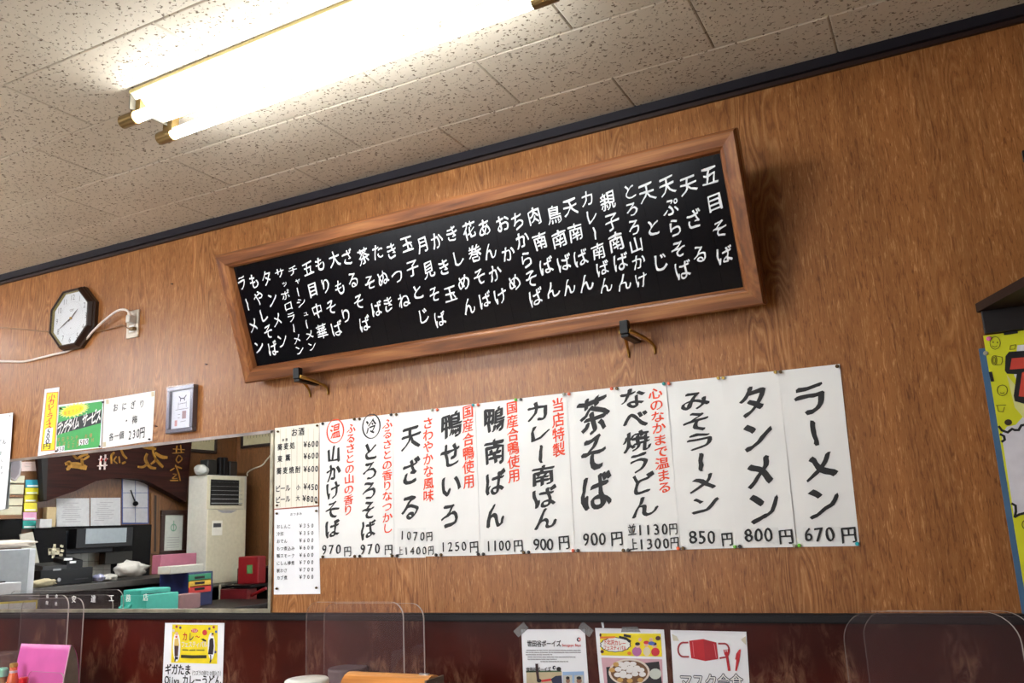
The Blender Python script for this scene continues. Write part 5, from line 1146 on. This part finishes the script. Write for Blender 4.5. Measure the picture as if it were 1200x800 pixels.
for k, (cx, cy) in enumerate([(235, 465), (275, 460), (318, 462), (215, 500), (258, 488), (300, 490), (345, 490), (250, 525), (210, 538), (295, 510), (335, 505), (375, 505), (290, 548), (333, 532), (385, 535), (250, 545)]):
    patch('photo_egg', [C(q, *p) for p in circ(cx, cy, 25, 17, 12)[:-1]], f, mat('egg_white', (236, 234, 232), .5), o, lift=.0008 + k * .00004)
for cx, cy in ((200, 465), (228, 575), (296, 580), (370, 575), (172, 505)): patch('photo_potato', [C(q, *p) for p in circ(cx, cy, 22, 16, 10)[:-1]], f, mat('potato_gold', (206, 160, 86), .5), o, lift=.0008)
patch('photo_dish', [C(q, *p) for p in circ(475, 532, 42, 38, 14)[:-1]], f, mat('dish_pale', (206, 214, 204), .5), o, lift=.0005)
tape([(729, 740), (730, 734), (748, 733.5), (752, 740)], 'piece of clear tape at the top edge of the festival flyer')
p_ = W(706, 726.5); obj('paper_sliver', *prism_geo([W(*p) for p in ((705, 726.3), (708, 726.3), (709, 735), (707, 735.5))][::-1], lambda u, v, h: Vector((u, -.0065 - h, v)), .001), M_PAPER2, None, 'thin white paper sliver stuck above the festival flyer', 'paper scrap')

o, f = sheet('mask_poster', ((786.5, 737.5), (875.3, 739.5), (881, 830), (792, 830)), M_PAPER2, 'white poster with a red face mask, fork and knife', 'poster', off=.0075, wave=.0002, seed=6)
fl = lambda d, f=f: (lambda u, v, li=0: f(u, v, li) + Vector((0, -d, 0)))
patch('mask_print', [C(q, *p) for p in ((712, 300), (810, 288), (902, 312), (916, 428), (826, 442), (726, 422))], f, mat('mask_red', (196, 32, 44), .6), o, lift=.0002)
patch('mask_fold', [C(q, *p) for p in ((810, 288), (902, 312), (916, 428), (826, 442))], f, mat('mask_red_dark', (176, 28, 42), .6), o, lift=.0003)
mr2 = mat('loop_red', (166, 44, 56), .6)
strokes('ear_loop', [[W(*C(q, *p)) for p in [(703, 312)] + circ(672, 362, 38, 50, 12, 4.9, 1.6) + [(708, 412)]], [W(*C(q, *p)) for p in [(918, 320)] + circ(958, 368, 34, 48, 10, -1.5, 1.3) + [(928, 422)]]], fl(.0003), .0045, mr2, o)
strokes('fold_line', [[W(*C(q, 736, 308)), W(*C(q, 746, 412))], [W(*C(q, 886, 322)), W(*C(q, 902, 420))]], fl(.0005), .0015, mat('mask_pink_line', (226, 130, 138), .6), o)
strokes('fork_print', [[W(*C(q, 976, 405)), W(*C(q, 992, 505))]], fl(.0005), .007, mat('mask_red', (196, 32, 44), .6), o)
patch('fork_print', [C(q, *p) for p in ((952, 362), (960, 362), (963, 380), (968, 380), (968, 360), (974, 360), (977, 380), (981, 378), (981, 358), (988, 358), (990, 392), (975, 412), (960, 400))], f, mat('mask_red', (196, 32, 44), .6), o, lift=.0006)
patch('knife_print', [C(q, *p) for p in ((1062, 362), (1074, 360), (1064, 440), (1046, 512), (1034, 510), (1042, 434), (1034, 430), (1042, 390))], f, mat('mask_red', (196, 32, 44), .6), o, lift=.0004)
its = arow('マスク会食', (690, 585), (1045, 590), 1.25, *q)
V, F = place(its, nib=[(.06 * math.cos(t), .05 * math.sin(t)) for t in [k * .785 for k in range(8)]])
obj('letter_outline', [f(u, v, li) + Vector((0, -.0001, 0)) for u, v, li in V], F, M_NAVY, o)
V, F = place(its, nib=((-.012, 0), (.012, 0)))
obj('letter_fill', [f(u, v, li) + Vector((0, -.0009, 0)) for u, v, li in V], F, M_WHITE, o)
for pts in ([(590, 252), (625, 270), (640, 300), (600, 300)], [(1108, 268), (1075, 290), (1085, 305), (1112, 330)]):
    patch('masking_tape', [C(q, *p) for p in pts], f, mat('beige_tape', (214, 208, 188), .6), o, lift=.0002)

# ================================================================== dining counter under the frame with things on it
ZT = .66
tb = empty('dining_counter', (-1.6, -.35, 0), 'wooden dining counter against the menu wall below the picture', 'counter')
bx('table_top', -4.4, 1.2, -.62, -.008, ZT - .04, ZT, mat('table_brown', (120, 76, 44), .35), tb, .005)
for x in (-4.3, -2.6, -.9, 1.1): bx('leg', x - .03, x + .03, -.58, -.52, 0, ZT - .04, mat('table_leg_dark', (60, 40, 30), .5), tb)

def acrylic(xl, xr, yy, ztop, label, r=.045, yaw=0.0, dz=0):
    """clear sheet standing on the counter, with rounded top corners"""
    pts = [(xl, ZT + .001), (xr, ZT + .001)]
    for k in range(9):
        t = k / 8 * math.pi / 2; pts.append((xr - r + r * math.cos(t), ztop + dz * 0 - r + r * math.sin(t)))
    for k in range(9):
        t = math.pi / 2 + k / 8 * math.pi / 2; pts.append((xl + r + r * math.cos(t), ztop - r + r * math.sin(t)))
    V, F = prism_geo(pts, lambda u, v, h: Vector((u, yy - math.tan(yaw) * (u - (xl + xr) / 2) - h, v)), .003)
    # the cut edge is a band of its own
    root = obj('acrylic_partition', V[:], F[:2], M_CLEAR, None, label, 'partition')
    e = .0007; n = len(pts)
    cx_, cz_ = (xl + xr) / 2, (ztop + ZT) / 2
    Ve, Fe = [], []
    for h in (-.0002, .0032):
        for (u, v) in pts:
            Ve.append((u, h, v))
    V2 = [Vector((u + (.0003 if u > cx_ else -.0003), yy - math.tan(yaw) * (u - cx_) - h, v + (.0003 if v > cz_ else 0))) for u, h, v in Ve]
    F2 = [(i, (i + 1) % n, n + (i + 1) % n, n + i) for i in range(1, n)]
    V3 = [Vector((cx_ + (p.x - cx_) * (1 - .0024 / abs(xr - xl) * 2), p.y, cz_ + (p.z - cz_) * (1 - .0015 / (ztop - ZT)))) for p in V2]
    m2 = 2 * n; F3 = [(i, (i + 1) % n, m2 + (i + 1) % n, m2 + i) for i in range(1, n)] + [(n + i, m2 + n + i, m2 + n + (i + 1) % n, n + (i + 1) % n) for i in range(1, n)]
    obj('cut_edge', V2 + V3, F2 + F3, [M_EDGE, M_EDGE2], root, midx=[0 if 1 <= i < 11 else 1 for i in range(1, n)] + [j for i in range(1, n) for j in [0 if 1 <= i < 11 else 1]] + [0 if 1 <= i < 11 else 1 for i in range(1, n)])
    return root
def acr_px(TRx, Ty, BLx, yy, label, yaw=0.0, r=.045, w_=None, midy=760):
    p = at(TRx, midy, 1, -yy); t = at((TRx + BLx) / 2, Ty, 1, -yy); l = at(BLx, midy, 1, -yy)
    return acrylic(l.x, p.x, -yy, t.z, label, r, yaw)
acr_px(78, 697.5, -60, .128, 'clear acrylic partition on the counter in front of the mirror, nearer one')
acr_px(96, 700.5, 22, .07, 'clear acrylic partition on the counter in front of the mirror, close to the wall')
acr_px(474, 705, 359, .16, 'clear acrylic partition in the middle of the counter, left edge farthest left')
acr_px(498, 706.5, 380, .10, 'clear acrylic partition in the middle of the counter, right edge farthest right')
acr_px(1199, 716, 990, .13, 'clear acrylic partition at the right end of the counter, nearer one', r=.07)
acr_px(1216, 715.3, 1014, .09, 'clear acrylic partition at the right end of the counter, close to the wall', r=.06)
# pink menu stand
Yp = -.24
a = at(25, 753, 1, Yp); b = at(83, 757, 1, Yp); c_ = at(77, 800, 1, Yp)
ps = empty('menu_stand', ((a.x + b.x) / 2, Yp, ZT), 'pink folded cover standing on the counter behind the sauce bottles', 'menu stand')
zt3 = (a.z + b.z) / 2; 
V = [Vector((a.x, Yp - .03, ZT + .001)), Vector((b.x, Yp - .03, ZT + .001)), Vector((b.x, Yp, zt3)), Vector((a.x, Yp, zt3)), Vector((a.x, Yp + .0, zt3)), Vector((b.x, Yp + .004, zt3)), Vector((b.x, Yp + .045, ZT + .001)), Vector((a.x, Yp + .045, ZT + .001))]
Vv = []
for i in range(11):
    t = i / 10; Vv.append((Yp - .028 - .002 * math.sin(t * 3.14) + .028 * t, ZT + .001 + (zt3 - ZT) * t))
back = [(Yp + .045 * math.sin(t * math.pi / 2), ZT + .001 + (zt3 - ZT) * math.cos(t * math.pi / 2)) for t in [k / 10 for k in range(11)]]
prof = Vv + back[1:]
V = [Vector((a.x, y_, z_)) for y_, z_ in prof] + [Vector((b.x, y_, z_)) for y_, z_ in prof]; n = len(prof)
obj('pink_cover', V, [(i, i + 1, n + i + 1, n + i) for i in range(n - 1)], mat('bright_pink', (206, 92, 164), .45, var=.08, scale=12), ps, smooth=True)
obj('grey_side', [Vector((b.x - .003, y_, z_)) for y_, z_ in prof] + [Vector((b.x - .008, y_, z_)) for y_, z_ in prof], [tuple(range(n)), tuple(range(n, 2 * n))[::-1]], mat('grey_side', (120, 108, 100), .6, var=.15), ps)
obj('white_seam', *tube_geo([Vector((b.x, y_ - .001, z_)) for y_, z_ in Vv], .0022, 6), mat('pink_seam', (232, 186, 210), .4), ps)
# small clear stand in front
pA = at(34, 786, 1, -.34); pB = at(76, 786, 1, -.34)
acrylic(pA.x, pB.x, -.34, pA.z, 'small clear card stand in front of the pink menu stand', .022)
# sauce bottles
def bottle(px_, top, yy, r, bodym, capm, label, name='sauce_bottle', cap_h=.012, body=True, neck=.5, hh=None):
    p = at(px_, top, 1, -yy); H = p.z - ZT
    root = empty(name, (p.x, -yy, ZT), label, 'bottle')
    obj('bottle_body', *lathe_geo((p.x, -yy, ZT + .001), [(r * .9, 0), (r, .004), (r, H * .45), (r * .85, H * .6), (r * neck, H * .75), (r * neck, H - cap_h)], 20), bodym, root, smooth=True)
    obj('bottle_cap', *lathe_geo((p.x, -yy, ZT + H - cap_h), [(r * neck * 1.15, 0), (r * neck * 1.15, cap_h * .8), (r * neck * .9, cap_h)], 18), capm, root, smooth=False)
    return root, p, H
rt_, p, H = bottle(16.5, 776.5, .3, .020, mat('orange_glass', (226, 110, 70), .25), mat('gold_cap', (186, 146, 76), .35, .3), 'small orange sauce bottle with a gold cap beside the pink stand', neck=.62, cap_h=.014)
obj('paper_label', *lathe_geo((p.x, -.3, ZT + H * .55), [(.0135, 0), (.0135, .03)], 18), mat('pale_label', (214, 190, 196), .5), rt_)
rt_, p, H = bottle(2, 782.5, .28, .022, mat('tan_jar', (176, 146, 110), .3), mat('mint_cap', (150, 214, 190), .4), 'tan condiment jar with a rounded mint cap at the left picture edge', 'condiment_jar', neck=.95, cap_h=.03)
rt_, p, H = bottle(28, 793, .3, .018, mat('red_glass', (160, 24, 28), .25), mat('red_cap', (206, 30, 36), .35), 'short red capped bottle right of the orange sauce bottle', neck=.8, cap_h=.02)
# clear lid disc resting by the left edge
p = at(6, 766.5, 1, -.2); a_ = at(24, 766.5, 1, -.2)
obj('clear_container', *lathe_geo((p.x - .03, -.2, ZT + .001), [(.065, 0), (.07, p.z - ZT - .006), (.076, p.z - ZT - .004), (.076, p.z - ZT + .002), (.07, p.z - ZT + .003)], 28), clear_mat('clear_tub', (.95, .93, .93), .12, (200, 180, 180)), None, 'clear lidded tub behind the condiment jar at the left edge', 'tub', smooth=False)
# white cup
p = at(359.5, 795, 1, -.42); rr = (at(380, 795, 1, -.42).x - at(339.5, 795, 1, -.42).x) / 2
wc = empty('white_cup', (p.x, -.42, ZT), 'white round topped cup at the bottom edge left of the wooden box', 'cup')
obj('cup_body', *lathe_geo((p.x, -.42, ZT + .001), [(rr * .92, 0), (rr * .98, .02), (rr, p.z - ZT - .012), (rr * .98, p.z - ZT - .004), (rr * .9, p.z - ZT), (rr * .3, p.z - ZT + .001)], 32), mat('cup_white', (232, 230, 224), .3), wc, smooth=True)
# grey brown round container behind the partition
Yt = -.045; p = at(407.5, 782, 1, -.055); rr = (at(426, 790, 1, -.055).x - at(389, 790, 1, -.055).x) / 2
obj('toothpick_holder', *lathe_geo((p.x, -.055, ZT + .001), [(rr, 0), (rr, p.z - ZT - .006), (rr * .97, p.z - ZT), (rr * .9, p.z - ZT)], 32), mat('grey_brown_pot', (112, 96, 98), .5), None, 'round grey brown container behind the middle partition', 'container', smooth=False)
# wooden barrel box
Yb = -.3; a = at(410, 795, 1, Yb); b = at(508, 795, 1, Yb); t = at(440, 787.5, 1, Yb)
Rz = .05; zc_ = t.z - Rz
wb = empty('wooden_box', ((a.x + b.x) / 2, Yb, ZT), 'orange wooden round topped box in front of the middle partition', 'box')
pf_ = [(Yb - Rz, ZT + .001)] + [(Yb - Rz * math.cos(k * math.pi / 12), zc_ + Rz * math.sin(k * math.pi / 12)) for k in range(13)] + [(Yb + Rz, ZT + .001)]
n = len(pf_); V = [Vector((a.x, y_, z_)) for y_, z_ in pf_] + [Vector((b.x, y_, z_)) for y_, z_ in pf_]
obj('box_body', V, [(i, (i + 1) % n, n + (i + 1) % n, n + i) for i in range(n)] + [tuple(range(n))[::-1], tuple(range(n, 2 * n))], frame_wood_mat('honey_wood', 0, (196, 122, 56), (218, 146, 74), (234, 170, 98), .3), wb)
bx('end_cap', b.x, b.x + .006, Yb - Rz * .9, Yb + Rz * .9, ZT + .001, zc_ + Rz * .85, mat('box_end_grey', (110, 92, 78), .5), wb)
bx('metal_tab', b.x - .045, b.x - .015, Yb - .004, Yb + .004, zc_ + Rz - .001, zc_ + Rz + .003, M_STEEL, wb)

bpy.data.objects.remove(_fo)

# repeats share a group
GROUPS = {'push_pin': 'push pins in the wall papers', 'menu_sheet': 'row of tall handwritten menu sheets', 'acrylic_partition': 'clear partitions on the dining counter', 'fluorescent_fixture': 'ceiling fluorescent fixtures',
          'board_hook': 'hooks carrying the menu board', 'clipped_card': 'column of coloured cards', 'power_cord': 'cords at the wall outlet', 'clear_tape': 'tape pieces on the lower flyers', 'nail': 'nails in the menu wall',
          'price_sheet': 'white price sheets on the menu wall', 'printed_notice': 'printed notices on the left wall', 'certificate_frame': 'framed certificates near the room corner'}
for ob in S.objects:
    b_ = ob.name.split('.')[0]
    if ob.parent is None and b_ in GROUPS: ob['group'] = GROUPS[b_]
